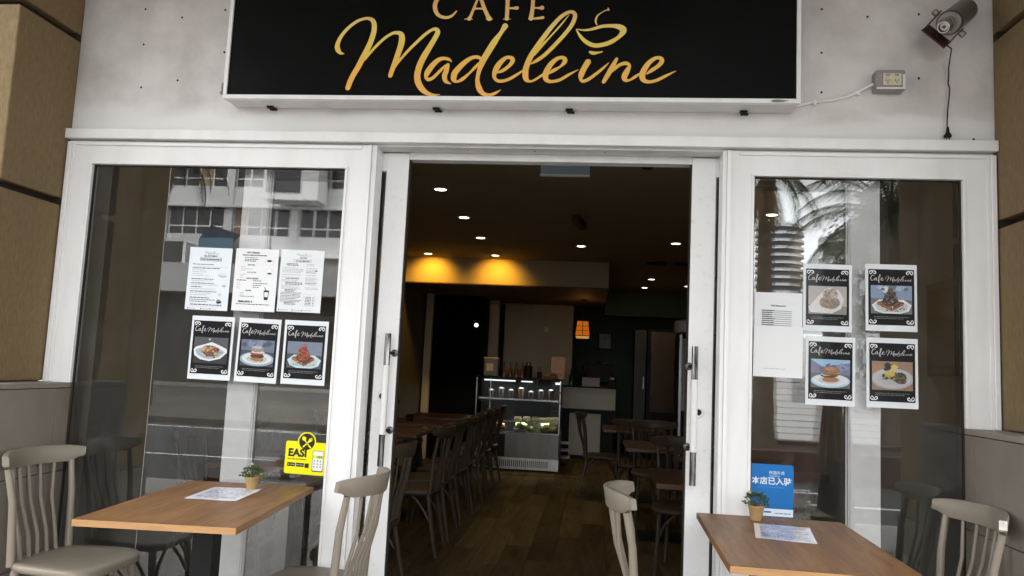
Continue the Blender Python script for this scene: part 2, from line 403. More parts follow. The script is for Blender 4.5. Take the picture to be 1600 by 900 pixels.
# strokes of the sign's lettering: (x, z, width) in mm on the sign face
LETTERS = {"M":[[[-740,154,2.3],[-761,159,15.9],[-775,179,24.3],[-775,205,20.5],[-760,241,16.8],[-729,280,14.9],[-693,309,14.0],[-661,322,13.1],[-637,324,14.9],[-617,314,20.5],[-608,292,23.3],[-608,260,24.3],[-618,217,25.2],[-634,174,26.1],[-653,132,27.1],[-671,91,26.1],[-690,55,25.2],[-704,22,25.2],[-713,-9,23.3]],[[-641,127,10.0],[-617,161,12.1],[-586,198,13.1],[-551,232,13.1],[-519,252,14.0],[-496,255,16.8],[-479,248,23.3],[-473,227,28.0],[-476,196,28.0],[-486,158,26.1],[-497,118,25.2],[-509,80,22.4],[-517,51,20.5]],[[-502,82,6.5],[-489,106,10.3],[-470,133,12.1],[-440,170,13.1],[-400,213,14.0],[-361,251,14.0],[-332,270,14.0],[-315,270,18.7],[-308,256,23.3],[-320,227,23.3],[-345,180,26.1],[-370,132,28.9],[-386,87,28.9],[-391,47,28.9],[-383,15,28.9],[-365,-12,26.1],[-340,-31,19.6],[-312,-39,12.1],[-281,-37,2.3]]],"a":[[[-235,116,2.8],[-248,128,13.1],[-273,133,15.9],[-298,125,20.5],[-324,99,25.2],[-345,66,26.1],[-350,44,15.6],[-338,33,15.9],[-316,43,14.9],[-290,71,14.0],[-269,93,12.1],[-252,103,14.0]],[[-252,103,15.9],[-258,76,23.3],[-265,48,23.3],[-257,25,17.7],[-233,13,2.8]]],"d":[[[-100,127,9.3],[-113,138,15.9],[-138,138,16.8],[-165,123,20.5],[-195,95,25.2],[-219,62,28.0],[-221,35,25.2],[-207,24,11.2],[-183,35,15.9],[-152,63,10.6],[-127,91,13.1],[-110,111,9.3]],[[1,285,27.1],[-16,255,18.7],[-46,208,28.9],[-75,156,28.9],[-96,114,28.0],[-109,68,18.7],[-113,30,18.7],[-103,-7,26.1],[-84,-31,19.6],[-57,-38,15.9],[-30,-29,13.1],[-5,-13,2.8]]],"e":[[[-25,67,6.5],[-3,75,14.9],[23,94,15.9],[40,115,18.7],[42,130,19.6],[30,138,15.9],[12,136,16.8],[-10,117,22.4],[-29,87,26.1],[-38,54,18.7],[-28,33,14.3],[-6,27,14.9],[26,35,14.0],[56,52,13.1],[89,75,8.4]]],"l":[[[126,108,5.6],[153,125,15.9],[187,151,16.8],[230,197,17.7],[273,248,17.7],[302,290,18.7],[315,327,18.7],[309,347,16.8],[287,350,15.9],[252,328,17.7],[213,283,19.6],[179,234,21.5],[146,183,23.3],[121,137,25.2],[105,90,26.1],[103,58,27.1],[109,36,22.4],[126,27,10.6],[148,35,10.0],[180,57,11.2]],[[139,147,5.6],[168,188,12.1],[211,239,6.8],[253,290,7.5],[288,337,2.8]]],"e2":[[[207,63,7.5],[228,77,15.9],[257,95,10.6],[276,116,19.6],[277,131,19.6],[264,138,15.9],[242,132,17.7],[216,107,23.3],[197,72,26.1],[194,47,25.2],[203,31,18.7],[224,27,14.0],[259,35,14.0],[298,59,12.1],[339,82,2.8]]],"i":[[[381,118,26.1],[366,91,25.2],[353,59,25.2],[352,37,14.3],[364,29,14.9],[390,41,14.9],[424,68,13.1],[450,91,10.3],[473,115,2.8]]],"n":[[[507,132,13.7],[489,96,21.5],[471,60,21.5],[453,27,16.8]],[[471,56,7.5],[494,83,14.9],[524,106,14.9],[550,112,16.8],[564,100,13.7],[553,74,24.3],[543,51,25.2],[549,36,19.6],[566,35,9.3],[591,51,13.1],[615,69,5.6]]],"e3":[[[639,63,5.0],[660,79,15.9],[685,97,16.8],[702,115,19.6],[704,130,19.6],[693,138,14.9],[671,133,16.8],[646,111,21.5],[625,74,26.1],[622,47,25.2],[633,32,18.7],[657,28,14.0],[687,36,14.0],[725,56,12.1],[767,78,2.8]]],"cup":[[[322,271,3.7],[360,266,8.4],[395,271,12.1],[439,284,14.9],[483,286,16.8],[516,280,25.2],[532,264,29.9],[516,237,17.4],[481,212,19.6],[446,199,19.6],[407,195,19.6],[371,210,18.7],[343,237,13.1],[323,269,4.7]],[[415,289,3.7],[408,309,8.4],[415,332,7.5],[433,348,3.7],[454,359,4.7],[464,360,5.6]],[[461,371,2.5],[463,363,6.5],[466,356,3.7]],[[388,164,11.2],[404,159,15.9],[426,162,8.1],[444,166,4.7]]],"CAFE":[[[-233,427,7.5],[-248,435,9.8],[-278,440,11.3],[-313,423,17.3],[-328,389,20.3],[-321,354,18.8],[-302,334,15.0],[-272,327,13.5],[-246,336,11.3],[-227,357,6.8]],[[-125,435,9.0],[-145,376,12.0],[-159,335,13.5],[-166,321,18.8]],[[-188,319,3.8],[-170,320,4.5],[-150,319,3.8]],[[-124,437,15.0],[-101,376,17.3],[-81,334,18.0],[-73,321,22.5]],[[-89,319,3.8],[-73,319,4.5],[-57,319,3.8]],[[-144,369,12.0],[-121,369,8.0],[-97,369,12.0]],[[6,437,18.8],[7,379,18.0],[7,320,18.0]],[[-10,318,3.8],[7,319,4.5],[26,318,2.5]],[[12,370,8.3],[32,370,10.5],[51,371,17.3]],[[3,434,8.3],[29,434,9.8],[53,432,16.5]],[[123,436,17.3],[122,371,17.3],[117,321,21.0]],[[105,319,5.2],[140,321,9.8],[171,325,12.8]],[[127,371,9.0],[147,370,8.0],[165,371,20.3]],[[122,433,8.3],[142,433,9.8],[166,431,16.5]]]}
# ================================================================ THE PLACE: ground
g = MB(); g.quad((-400, -0.12 - 0, -0.30), (400, -0.12, -0.30), (400, -900, -0.30), (-400, -900, -0.30))
M_ground = mat('far_paving', (0.17, 0.16, 0.145), 0.85, var=0.15, vscale=0.3)
struct('ground', g, M_ground)
M_path = mat('grey_footpath_paving', (0.36, 0.34, 0.315), 0.8, var=0.12, vscale=3, bump=0.1)
struct('footpath', MB().box(-60, 60, -4.4, 0.02, -0.20, 0.0), M_path)
struct('kerb', MB().box(-60, 60, -4.56, -4.40, -0.25, -0.006), mat('kerb_stone', (0.40, 0.385, 0.36), 0.8, var=0.1, vscale=6))
M_road = mat('asphalt', (0.055, 0.054, 0.052), 0.85, var=0.25, vscale=5, bump=0.3, bscale=200)
g = MB(); g.quad((-120, -4.5, -0.15), (120, -4.5, -0.15), (120, -12.2, -0.15), (-120, -12.2, -0.15)); struct('road', g, M_road)
g = MB()
for x0, x1, y in ((-7.4, -3.6, -7.5), (-1.2, 3.1, -7.5), (2.5, 4.6, -6.5), (6.5, 10, -7.5), (-13, -9.5, -7.5), (-14, 14, -11.6)):
    g.quad((x0, y - 0.06, -0.146), (x1, y - 0.06, -0.146), (x1, y + 0.06, -0.146), (x0, y + 0.06, -0.146))
struct('road_markings', g, mat('road_paint', (0.72, 0.72, 0.70), 0.7, var=0.1, vscale=20))
struct('median_strip', MB().box(-60, 60, -20, -12.2, -0.29, -0.02), mat('median_soil', (0.085, 0.075, 0.06), 0.85, var=0.18, vscale=1.2))
g = MB(); g.quad((-120, -20, -0.16), (120, -20, -0.16), (120, -30, -0.16), (-120, -30, -0.16)); struct('far_road', g, M_road)

# ================================================================ the shop building: shell and interior surfaces
XL, XR, YB, ZC = -2.47, 1.62, 11.6, 2.7
struct('interior_floor', MB().box(XL - 0.2, XR + 0.2, 0.14, YB + 0.2, -0.25, -0.014), mat('floor_substrate', (0.03, 0.02, 0.012), 0.9))
fl = bpy.data.objects['interior_floor']
pl = BX(0, 0.186, 0, 1.216, -0.013, 0.0)
first = None
rnd = random.Random(4)
nx = 0
x = XL - 0.02
while x < XR:
    y = 0.145 - [0.0, 0.42, 0.81, 0.2, 0.62][nx % 5]
    while y < YB:
        y0 = max(y, 0.145); y1 = min(y + 1.216, YB)
        if y1 - y0 > 0.1:
            if first is None:
                first = part('floor_plank', pl, M_plank, fl); o = first
            else:
                o = first.copy(); COL.objects.link(o); o.parent = fl
            o.location = (x, y0, 0); o.scale = (1, (y1 - y0) / 1.216, 1)
        y += 1.218
    x += 0.188; nx += 1
struct('interior_ceiling', MB().box(XL - 0.2, XR + 0.2, 0.15, YB + 0.2, ZC, ZC + 0.2), M_ceil)
struct('interior_side_wall', MB().box(XL - 0.2, XL, 0.16, YB + 0.2, -0.2, ZC), M_wall_grey)
struct('interior_side_wall', MB().box(XR, XR + 0.2, 0.16, YB + 0.2, -0.2, ZC), M_wall_grey)
struct('interior_back_wall', MB().box(XL, XR, YB, YB + 0.2, -0.2, ZC), M_teal)

# upper wall over the shopfront
t = thing('shopfront_wall', 'pale grey painted render wall above the doors with stains and old screw holes', 'wall', (-0.45, 0, 2.414))
w = part('render_panel', BX(-3.6, 2.75, 0.004, 0.30, 2.414, 3.62), M_render, t, world=True)
part('unseen_shade_wall', BX(-16, 16, 0.35, 12.0, 3.63, 14.5), M_render, t, world=True)  # unseen storeys added to block sun and sky over the footpath
# a strip along the foot was brushed over with fresher white: the patch has its own ragged edge
nt = M_render.node_tree; pb = nt.nodes['Principled BSDF']; old = pb.inputs['Base Color'].links[0].from_socket
tc = nt.nodes.new('ShaderNodeTexCoord'); sp = nt.nodes.new('ShaderNodeSeparateXYZ'); nt.links.new(tc.outputs['Object'], sp.inputs[0])
nz = nt.nodes.new('ShaderNodeTexNoise'); nz.inputs['Scale'].default_value = 2.2; nz.inputs['Detail'].default_value = 6; nz.inputs['Distortion'].default_value = 0.6
mp = nt.nodes.new('ShaderNodeMapping'); mp.inputs['Scale'].default_value = (1, 1, 2.5); nt.links.new(tc.outputs['Object'], mp.inputs[0]); nt.links.new(mp.outputs[0], nz.inputs['Vector'])
ma = nt.nodes.new('ShaderNodeMath'); ma.operation = 'MULTIPLY_ADD'; ma.inputs[1].default_value = 0.22; nt.links.new(nz.outputs['Fac'], ma.inputs[0]); nt.links.new(sp.outputs['Z'], ma.inputs[2])
mr = nt.nodes.new('ShaderNodeMapRange'); mr.interpolation_type = 'SMOOTHSTEP'
mr.inputs['From Min'].default_value = 0.17; mr.inputs['From Max'].default_value = 0.27; mr.inputs['To Min'].default_value = 0.85; mr.inputs['To Max'].default_value = 0.0
nt.links.new(ma.outputs[0], mr.inputs['Value'])
mx = nt.nodes.new('ShaderNodeMix'); mx.data_type = 'RGBA'; nt.links.new(mr.outputs[0], mx.inputs['Factor']); nt.links.new(old, mx.inputs[6]); mx.inputs[7].default_value = (0.74, 0.74, 0.725, 1)
nt.links.new(mx.outputs[2], pb.inputs['Base Color'])
first = None
for hx, hz in ((-2.277, 3.041), (-2.081, 2.997), (-2.269, 2.858), (-2.074, 2.675), (-2.26, 2.638), (-1.846, 2.819), (-1.86, 3.035), (0.972, 3.026), (0.972, 2.821), (1.388, 2.704), (1.171, 2.989), (1.613, 2.43), (0.973, 2.637), (1.39, 3.0)):
    if first is None:
        first = part('screw_hole', MB().lathe([(0.0052, -0.002), (0.0052, 0.0), (0.003, 0.0006)], 10, axis=(0, -1, 0)), M_joint, w); o = first
    else:
        o = first.copy(); COL.objects.link(o); o.parent = w
    o.location = (hx + 0.45, 0.0025, hz - 2.414)
for q in ((-1.835, 2.645, 0.012, 0.020, 3), (-1.838, 2.616, 0.011, 0.015, 5)):
    part('paint_chip', MB().disc(q[0] + 0.0, q[1], q[2], q[3], 0.0025, 14, 0.3, q[4]), mat('bare_grey_render', (0.20, 0.195, 0.185), 0.9), w, world=True)

# awning over the footpath, carried by two posts at the kerb (only its reflection and its shade reach the picture)
t = thing('awning', 'flat boarded street awning over the footpath in front of the cafe', 'awning', (-0.45, -1.7, 3.45))
part('soffit', BX(-2.70, 9, -3.35, 0.0, 3.45, 3.55), mat('awning_soffit', (0.50, 0.49, 0.47), 0.8, var=0.06), t, world=True)
part('fascia', BX(-2.73, 9, -3.43, -3.353, 3.38, 3.75), M_pillar, t, world=True)
for xx, lb in ((-4.40, 'square tan awning post by the kerb before the menu window'), (2.84, 'square tan awning post by the kerb before the poster window')):
    t = thing('awning_post', lb, 'post', (xx, -3.15, 0), 0, 'square posts carrying the awning')
    part('shaft', BX(-0.34 if xx < 0 else -0.28, 0.34 if xx < 0 else 0.28, -0.20, 0.20, 0.3, 3.38), M_pillar, t, bevel=0.01)
    part('footing', BX(-0.36 if xx < 0 else -0.30, 0.36 if xx < 0 else 0.30, -0.23, 0.23, 0.0, 0.297), M_plinth, t, bevel=0.008)

# ---------------------------------------------------------------- the two pillars: rendered blocks with deep grooves over a tiled plinth
def pillar(xi, side, lab):
    """xi: plane of the face towards the shopfront; side -1 stands left of it, +1 right."""
    t = thing('pillar', lab, 'pillar', (xi + side * 0.4, -0.2, 0), 0, 'tan block pillars beside the shopfront')
    yf = -0.41
    a, b = sorted((xi, xi + side * 0.9))
    part('core', BX(a + (0.05 if side > 0 else 0), b - (0.05 if side < 0 else 0), yf + 0.05, 0.02, 1.18, 3.45), M_joint, t, world=True)
    a2, b2 = (xi - 0.052, xi - 0.004) if side < 0 else (xi + 0.004, xi + 0.052)
    part('groove_stop', BX(a2, b2, -0.03, 0.02, 1.19, 3.44), M_joint, t, world=True)
    for z0, z1 in ((1.187, 2.034), (2.069, 2.866), (2.902, 3.45)):
        part('block', BX(a, b, yf, 0.0, z0, z1), M_pillar, t, world=True, bevel=0.006)
    # plinth of stone tiles, proud of the blocks
    px = -2.462 if side < 0 else 1.555
    a, b = sorted((px, xi + side * 0.9))
    part('plinth_core', BX(a + (0.012 if side > 0 else 0), b - (0.012 if side < 0 else 0), -0.442, 0.03, 0.0, 1.158), M_joint, t, world=True)
    part('ledge', BX(a, b, -0.452, 0.05, 1.160, 1.183), mat('ledge_stone', (0.22, 0.19, 0.16), 0.55, var=0.1, vscale=9), t, world=True, bevel=0.003)
    s0, s1 = (px - 0.0115, px) if side < 0 else (px, px + 0.0115)
    for y0, y1 in ((-0.452, -0.088), (-0.084, 0.05)):
        for z0, z1 in ((0.0, 0.377), (0.381, 0.772), (0.776, 1.157)):
            part('tile', BX(s0, s1, y0, y1, z0, z1), M_plinth, t, world=True, bevel=0.0015)
    for k in range(2):
        xa = px + side * (0.012 + k * 0.45); xb = px + side * (0.458 + k * 0.45 + 0.0)
        xa, xb = sorted((xa, xb))
        for z0, z1 in ((0.0, 0.377), (0.381, 0.772), (0.776, 1.157)):
            part('tile', BX(xa, xb, -0.453, -0.4425, z0, z1), M_plinth, t, world=True, bevel=0.0015)
pillar(-2.60, -1, 'tan rendered block pillar over a taupe tiled plinth beside the menu window')
pillar(1.697, 1, 'tan rendered block pillar over a taupe tiled plinth beside the poster window')

# ---------------------------------------------------------------- door head, posts and track
t = thing('door_frame', 'white painted head and posts round the open sliding doorway', 'door frame', (-0.25, 0, 0))
part('head_trim', BX(-2.604, 1.694, -0.042, -0.0005, 2.366, 2.4135), M_white, t, world=True, bevel=0.003)
part('head_rail', BX(-2.598, 1.69, 0.0, 0.16, 2.357, 2.4135), M_alu, t, world=True)
part('track', BX(-0.9115, 0.4235, 0.094, 0.155, 2.322, 2.3565), M_alu, t, world=True, bevel=0.002)
part('post', BX(-1.0625, -1.040, -0.020, 0.086, 0.0, 2.356), M_white, t, world=True, bevel=0.002)
part('post', BX(0.545, 0.562, -0.020, 0.086, 0.0, 2.356), M_white, t, world=True, bevel=0.002)
part('post_bead', BX(-1.078, -1.0630, -0.030, 0.0, 0.0, 2.356), M_white, t, world=True, bevel=0.002)
part('post_bead', BX(0.5625, 0.580, -0.028, 0.0, 0.0, 2.356), M_white, t, world=True, bevel=0.002)
part('threshold', BX(-1.03, 0.53, -0.02, 0.15, -0.01, 0.012), M_steel, t, world=True, bevel=0.002)
first = None
for xx in (-0.305, 0.02, -0.62):
    o = part('screw', MB().lathe([(0.004, 0), (0.004, 0.002), (0.001, 0.003)], 8, (xx, 0.04, 2.3575), (0, 0, -1)), M_chrome, t, world=True)

# ---------------------------------------------------------------- fixed windows
def window(x0, x1, fx0, fx1, xp0, xp1, lab, low):
    """x0..x1 the pane; fx0..fx1 the outer edges of the timber frame; low: +1 if the right jamb stops on the ledge, -1 if the left."""
    t = thing('shop_window', lab, 'window', ((x0 + x1) / 2, 0, 0.0), 0, 'fixed shop windows beside the doorway')
    zt = 2.243
    zl = 1.184 if low < 0 else 0.0; zr = 1.184 if low > 0 else 0.0
    part('top_rail', BX(x0 - 0.012, x1 + 0.012, -0.0175, 0.045, zt + 0.012, 2.356), M_white, t, world=True)
    part('jamb', BX(fx0, x0 - 0.012, -0.0175, 0.045, zl, 2.356), M_white, t, world=True)
    part('jamb', BX(x1 + 0.012, fx1, -0.0175, 0.045, zr, 2.356), M_white, t, world=True)
    part('bottom_rail', BX(x0 - 0.012, x1 + 0.012, -0.018, 0.045, 0.0, 0.13), M_white, t, world=True, bevel=0.002)
    # glazing beads, slightly proud
    part('glazing_bead', BX(x0 - 0.0118, x1 + 0.0118, -0.024, -0.006, zt, zt + 0.0118), M_white, t, world=True, bevel=0.0015)
    part('glazing_bead', BX(x0 - 0.0118, x0, -0.024, -0.006, zl if low < 0 else 0.1305, zt - 0.0004), M_white, t, world=True, bevel=0.0015)
    part('glazing_bead', BX(x1, x1 + 0.0118, -0.024, -0.006, zr if low > 0 else 0.1305, zt - 0.0004), M_white, t, world=True, bevel=0.0015)
    # dark putty line left round the glass
    part('gasket', BX(x0 + 0.0004, x0 + 0.006, -0.0055, 0.006, 0.131, zt - 0.001), M_joint, t, world=True)
    part('gasket', BX(x1 - 0.006, x1 - 0.0004, -0.0055, 0.006, 0.131, zt - 0.001), M_joint, t, world=True)
    part('gasket', BX(x0 + 0.0065, x1 - 0.0065, -0.0055, 0.006, zt - 0.0065, zt - 0.001), M_joint, t, world=True)
    # outer moulding towards the pillar, in two steps
    if low < 0:
        part('moulding', BX(fx0 - 0.004, fx0 + 0.018, -0.030, -0.0182, zl, 2.352), M_white, t, world=True, bevel=0.003)
        part('moulding', BX(fx0 + 0.0184, fx0 + 0.034, -0.024, -0.0182, zl, 2.340), M_white, t, world=True, bevel=0.002)
    else:
        part('moulding', BX(fx1 - 0.018, fx1 + 0.004, -0.030, -0.0182, zr, 2.352), M_white, t, world=True, bevel=0.003)
        part('moulding', BX(fx1 - 0.034, fx1 - 0.0184, -0.024, -0.0182, zr, 2.340), M_white, t, world=True, bevel=0.002)
    part('moulding', BX(fx0 + 0.036, fx1 - 0.036, -0.026, -0.0185, 2.336, 2.351), M_white, t, world=True, bevel=0.002)
    g = MB(); g.quad((x0 + 0.002, 0.0, 0.132), (x1 - 0.002, 0.0, 0.132), (x1 - 0.002, 0.0, zt - 0.002), (x0 + 0.002, 0.0, zt - 0.002))
    part('pane', g, M_glass, t, world=True)
    return t
WL = window(-2.455, -1.187, -2.588, -1.0785, 0, 0, 'white framed shop window with menus and food posters, beside the yellow sticker', -1)
WR = window(0.682, 1.553, 0.5805, 1.686, 0, 0, 'white framed shop window with four food posters, beside the blue sticker', 1)
# butt joint of the two glass sheets in the wide window
part('glass_joint', BX(-2.064, -2.0615, -0.0012, -0.0004, 0.133, 2.240), mat('silicone_joint', (0.24, 0.24, 0.22), 0.3), WL, world=True)

# ---------------------------------------------------------------- sliding door leaves, pushed open behind the fixed panes
def leaf(xs, xi, hx, lab):
    """xs: the two edges of the closing stile with the handle; xi: the two edges of the far stile."""
    x0, x1 = min(xs + xi), max(xs + xi)
    t = thing('sliding_door', lab, 'door', ((x0 + x1) / 2, 0.11, 0.012), 0, 'white sliding glass doors pushed open')
    y0, y1 = 0.090, 0.132
    part('stile', BX(xs[0], xs[1], y0, y1, 0.015, 2.352), M_door, t, world=True, bevel=0.003)
    part('stile', BX(xi[0], xi[1], y0, y1, 0.015, 2.352), M_inner, t, world=True, bevel=0.003)
    a, b = (xs[1], xi[0]) if xs[0] < xi[0] else (xi[1], xs[0])
    part('top_rail', BX(a, b, y0 + 0.001, y1 - 0.001, 2.262, 2.352), M_door, t, world=True, bevel=0.002)
    part('bottom_rail', BX(a, b, y0 + 0.001, y1 - 0.001, 0.015, 0.17), M_door, t, world=True, bevel=0.002)
    g = MB(); g.quad((a, 0.112, 0.17), (b, 0.112, 0.17), (b, 0.112, 2.262), (a, 0.112, 2.262)); part('pane', g, M_glass, t, world=True)
    e = xi[1] if xs[0] > xi[0] else xi[0]
    # channel beads on the glass side of the far stile: three fine steps
    sgn = 1 if xs[0] > xi[0] else -1
    for k in range(2):
        q = sorted((e + sgn * (0.0005 + 0.009 * k), e + sgn * (0.0075 + 0.009 * k)))
        part('glazing_bead', BX(q[0], q[1], y0 + 0.004 + 0.004 * k, y0 + 0.018, 0.172, 2.26), M_alu if k else M_door, t, world=True)
    ee = xs[1] if xs[0] > xi[0] else xs[0]
    q = sorted((ee, ee + sgn * 0.007)); part('rubber_seal', BX(q[0], q[1], y0 + 0.006, y1 - 0.004, 0.02, 2.350), M_joint, t, world=True)
    # pull handle: chrome bar wrapped in white over its middle
    h = part('handle', MB().tube([(hx, 0.030, 0.876), (hx, 0.030, 1.481)], 0.0140, 16), M_grip, t, smooth=True, world=True)
    part('grip_sleeve', MB().tube([(hx, 0.030, 1.020), (hx, 0.030, 1.334)], 0.0152, 16), mat('white_sleeve', (0.64, 0.64, 0.63), 0.5), h, smooth=True, world=True)
    for z in (1.036, 1.392):
        part('standoff', MB().tube([(hx - sgn * 0.0, 0.04, z), (hx + sgn * 0.020, 0.089, z)], 0.0065, 10), M_dsteel, h, smooth=True, world=True)
        part('rose', MB().lathe([(0.017, 0), (0.017, 0.004), (0.012, 0.007)], 18, (hx + sgn * 0.020, 0.0895, z), (0, -1, 0)), M_dsteel, h, smooth=True, world=True)
    lk = part('lock', MB().lathe([(0.026, 0), (0.026, 0.003), (0.022, 0.006)], 22, (hx - sgn * 0.026, 0.0898, 1.19), (0, -1, 0)), M_door, t, smooth=True, world=True)
    part('keyhole', MB().lathe([(0.014, 0), (0.014, 0.003)], 18, (hx - sgn * 0.026, 0.0834, 1.19), (0, -1, 0)), M_dark, lk, world=True)
    return t
leaf((-1.020, -0.912), (-1.731, -1.600), -0.945, 'white sliding door leaf behind the menu window, taped pull handle on its edge')
leaf((0.424, 0.533), (1.124, 1.252), 0.447, 'white sliding door leaf behind the poster window, taped pull handle on its edge')

# ---------------------------------------------------------------- sign
t = thing('sign_board', 'black illuminated-box cafe sign with gold script and cup emblem above the doors', 'sign', (-0.45, -0.132, 2.6))
X0, X1, Z0, Z1, YF = -1.760, 0.847, 2.535, 3.36, -0.13
part('box', BX(X0 + 0.003, X1 - 0.003, YF + 0.012, 0.002, Z0 + 0.004, Z1), M_alu, t, world=True)
part('face', BX(X0 + 0.018, X1 - 0.018, YF - 0.002, YF + 0.0115, Z0 + 0.020, Z1), M_sign, t, world=True)
part('frame_bar', BX(X0, X1, YF - 0.010, YF + 0.02, Z0, Z0 + 0.0195), M_white, t, world=True, bevel=0.0015)
part('frame_bar', BX(X0, X0 + 0.0175, YF - 0.010, YF + 0.02, Z0 + 0.0198, Z1), M_white, t, world=True, bevel=0.0015)
part('frame_bar', BX(X1 - 0.0175, X1, YF - 0.010, YF + 0.02, Z0 + 0.0198, Z1), M_white, t, world=True, bevel=0.0015)
for bx in (-1.575, -0.769, -0.149, 0.63):
    part('bracket', MB().box(bx - 0.016, bx + 0.016, -0.034, -0.012, Z0 - 0.006, Z0 + 0.0035).box(bx - 0.010, bx + 0.024, -0.0118, 0.003, Z0 - 0.010, Z0 - 0.002), M_dark, t, world=True, bevel=0.002)
part('frame_damage', MB().disc(0.755, Z0 + 0.009, 0.035, 0.006, YF - 0.0108, 16, 0.3, 4), mat('bare_metal', (0.16, 0.15, 0.14), 0.6), t, world=True)
yk = YF - 0.0035
lay = 0.0
g = MB()
for L in ('M', 'a', 'd', 'e', 'l', 'e2', 'i', 'n', 'e3'):
    for st in LETTERS[L]:
        g.stroke(st, -0.45, 2.6, 0.001, yk - lay); lay += 0.00012
part('lettering', g, M_gold, t, world=True)
g = MB(); lay = 0
for st in LETTERS['CAFE']: g.stroke(st, -0.45, 2.6, 0.001, yk - lay); lay += 0.00012
part('lettering', g, M_gold, t, world=True)
g = MB(); lay = 0
for st in LETTERS['cup']: g.stroke(st, -0.45, 2.6, 0.001, yk - lay); lay += 0.00012
part('emblem', g, M_gold, t, world=True)

# ---------------------------------------------------------------- double socket, its cable, the projector lamp and its cord
t = thing('wall_socket', 'grey box with a cream double power socket on the render wall', 'socket', (1.247, 0, 2.676))
part('box', BX(1.187, 1.312, -0.052, 0.006, 2.630, 2.721), mat('grey_box_plastic', (0.23, 0.225, 0.22), 0.35, var=0.1), t, world=True, bevel=0.008, seg=3)
part('rim', MB().box(1.190, 1.309, -0.056, -0.0525, 2.633, 2.641).box(1.298, 1.309, -0.056, -0.0525, 2.6415, 2.700), M_alu, t, world=True, bevel=0.001)
pp = part('plate', BX(1.216, 1.292, -0.0565, -0.0525, 2.650, 2.704), mat('cream_plastic', (0.55, 0.50, 0.36), 0.4, var=0.08, vscale=30), t, world=True, bevel=0.001)
for sx in (1.235, 1.273):
    part('switch', BX(sx - 0.009, sx + 0.009, -0.0585, -0.0568, 2.690, 2.701), mat('worn_switch', (0.33, 0.29, 0.21), 0.4), pp, world=True, bevel=0.0008)
    for dx, dz, ro in ((-0.006, 0.004, 0.5), (0.006, 0.004, -0.5), (0, -0.006, 0)):
        c, s_ = math.cos(ro), math.sin(ro)
        pts = [(sx + dx + c * a - s_ * b, -0.0567, 2.668 + dz + s_ * a + c * b) for a, b in ((-0.0016, -0.004), (0.0016, -0.004), (0.0016, 0.004), (-0.0016, 0.004))]
        part('slot', MB().quad(*pts), M_dark, pp, world=True)
t = thing('power_cable', 'white cable clipped to the wall between the sign and the socket', 'cable', (1.02, 0, 2.60))
pts = [(0.846, -0.004, 2.566), (0.88, -0.006, 2.574), (0.935, -0.006, 2.588), (1.017, -0.006, 2.598), (1.08, -0.007, 2.615), (1.132, -0.007, 2.638), (1.16, -0.01, 2.655), (1.188, -0.018, 2.668)]
part('sheath', MB().tube(pts, 0.0058, 10), M_white, t, smooth=True, world=True)
for cx, cz in ((0.942, 2.587), (1.125, 2.632)): part('clip', BX(cx - 0.008, cx + 0.008, -0.015, 0.003, cz - 0.012, cz + 0.009), M_white, t, world=True, bevel=0.002)

lens = Vector((1.405, -0.20, 2.845)); ax = Vector((-0.58, -0.60, -0.55)).normalized()
sv = Vector((1, 0, 0)); sv = (sv - ax * sv.dot(ax)).normalized(); uv = sv.cross(ax).normalized()
if uv.z < 0: uv = -uv
cr, sr_ = math.cos(R(-28)), math.sin(R(-28)); rv = (sv * cr + uv * sr_).normalized(); dv = (ax.cross(rv)).normalized()
if dv.z > 0: dv = -dv
t = thing('projector_lamp', 'grey cylinder spotlight in a dark red yoke high on the wall by the pillar', 'spotlight', tuple(lens))
M_gun = mat('gunmetal_paint', (0.20, 0.19, 0.17), 0.38, 0.6, var=0.12, vscale=30)
bc = lens - ax * 0.068
part('barrel', MB().lathe([(0.0502, -0.2160), (0.0502, 0.0000), (0.0456, 0.0054), (0.0334, 0.0063)], 36, bc, ax), M_gun, t, smooth=True, world=True)
part('collar', MB().lathe([(0.0517, -0.0108), (0.0517, -0.0036)], 36, bc, ax), M_dark, t, smooth=True, world=True)
ln = part('lens_tube', MB().lathe([(0.0304, 0.0054), (0.0304, 0.0270), (0.0258, 0.0279), (0.0258, 0.0324), (0.0304, 0.0333), (0.0274, 0.0630), (0.0243, 0.0684), (0.0198, 0.0684), (0.0182, 0.0495)], 32, bc, ax), M_steel, t, smooth=True, world=True)
part('lens', MB().lathe([(0.0175, 0.0504), (0.0129, 0.0558), (0.0061, 0.0581)], 24, bc, ax), mat('coated_lens', (0.02, 0.022, 0.022), 0.08, spec=0.8), ln, smooth=True, world=True)
part('lens_ring', MB().lathe([(0.0152, 0.0571), (0.0152, 0.0590), (0.0122, 0.0590), (0.0122, 0.0576)], 24, bc, ax), M_steel, ln, smooth=True, world=True)
M_yoke = mat('dark_red_paint', (0.045, 0.010, 0.012), 0.5, var=0.2, vscale=20)
def obox(c, a, b, cdir, la, lb, lc):
    g = MB(); vs = []
    for k in range(8):
        sx, sy, sz = (1 if k & 1 else -1), (1 if k & 2 else -1), (1 if k & 4 else -1)
        vs.append(c + a * (sx * la) + b * (sy * lb) + cdir * (sz * lc))
    return g.add(vs, [(0, 1, 3, 2), (4, 6, 7, 5), (0, 4, 5, 1), (2, 3, 7, 6), (0, 2, 6, 4), (1, 5, 7, 3)])
for sg in (-1, 1):
    part('yoke_arm', obox(bc + rv * (sg * 0.058) + dv * 0.025 + ax * 0.0, rv, dv, ax, 0.0025, 0.042, 0.013), M_yoke, t, world=True)
    part('knob', MB().lathe([(0.012, 0), (0.014, 0.006), (0.014, 0.018), (0.010, 0.022)], 14, bc + rv * (sg * 0.061), rv * sg), M_gun, t, smooth=True, world=True)
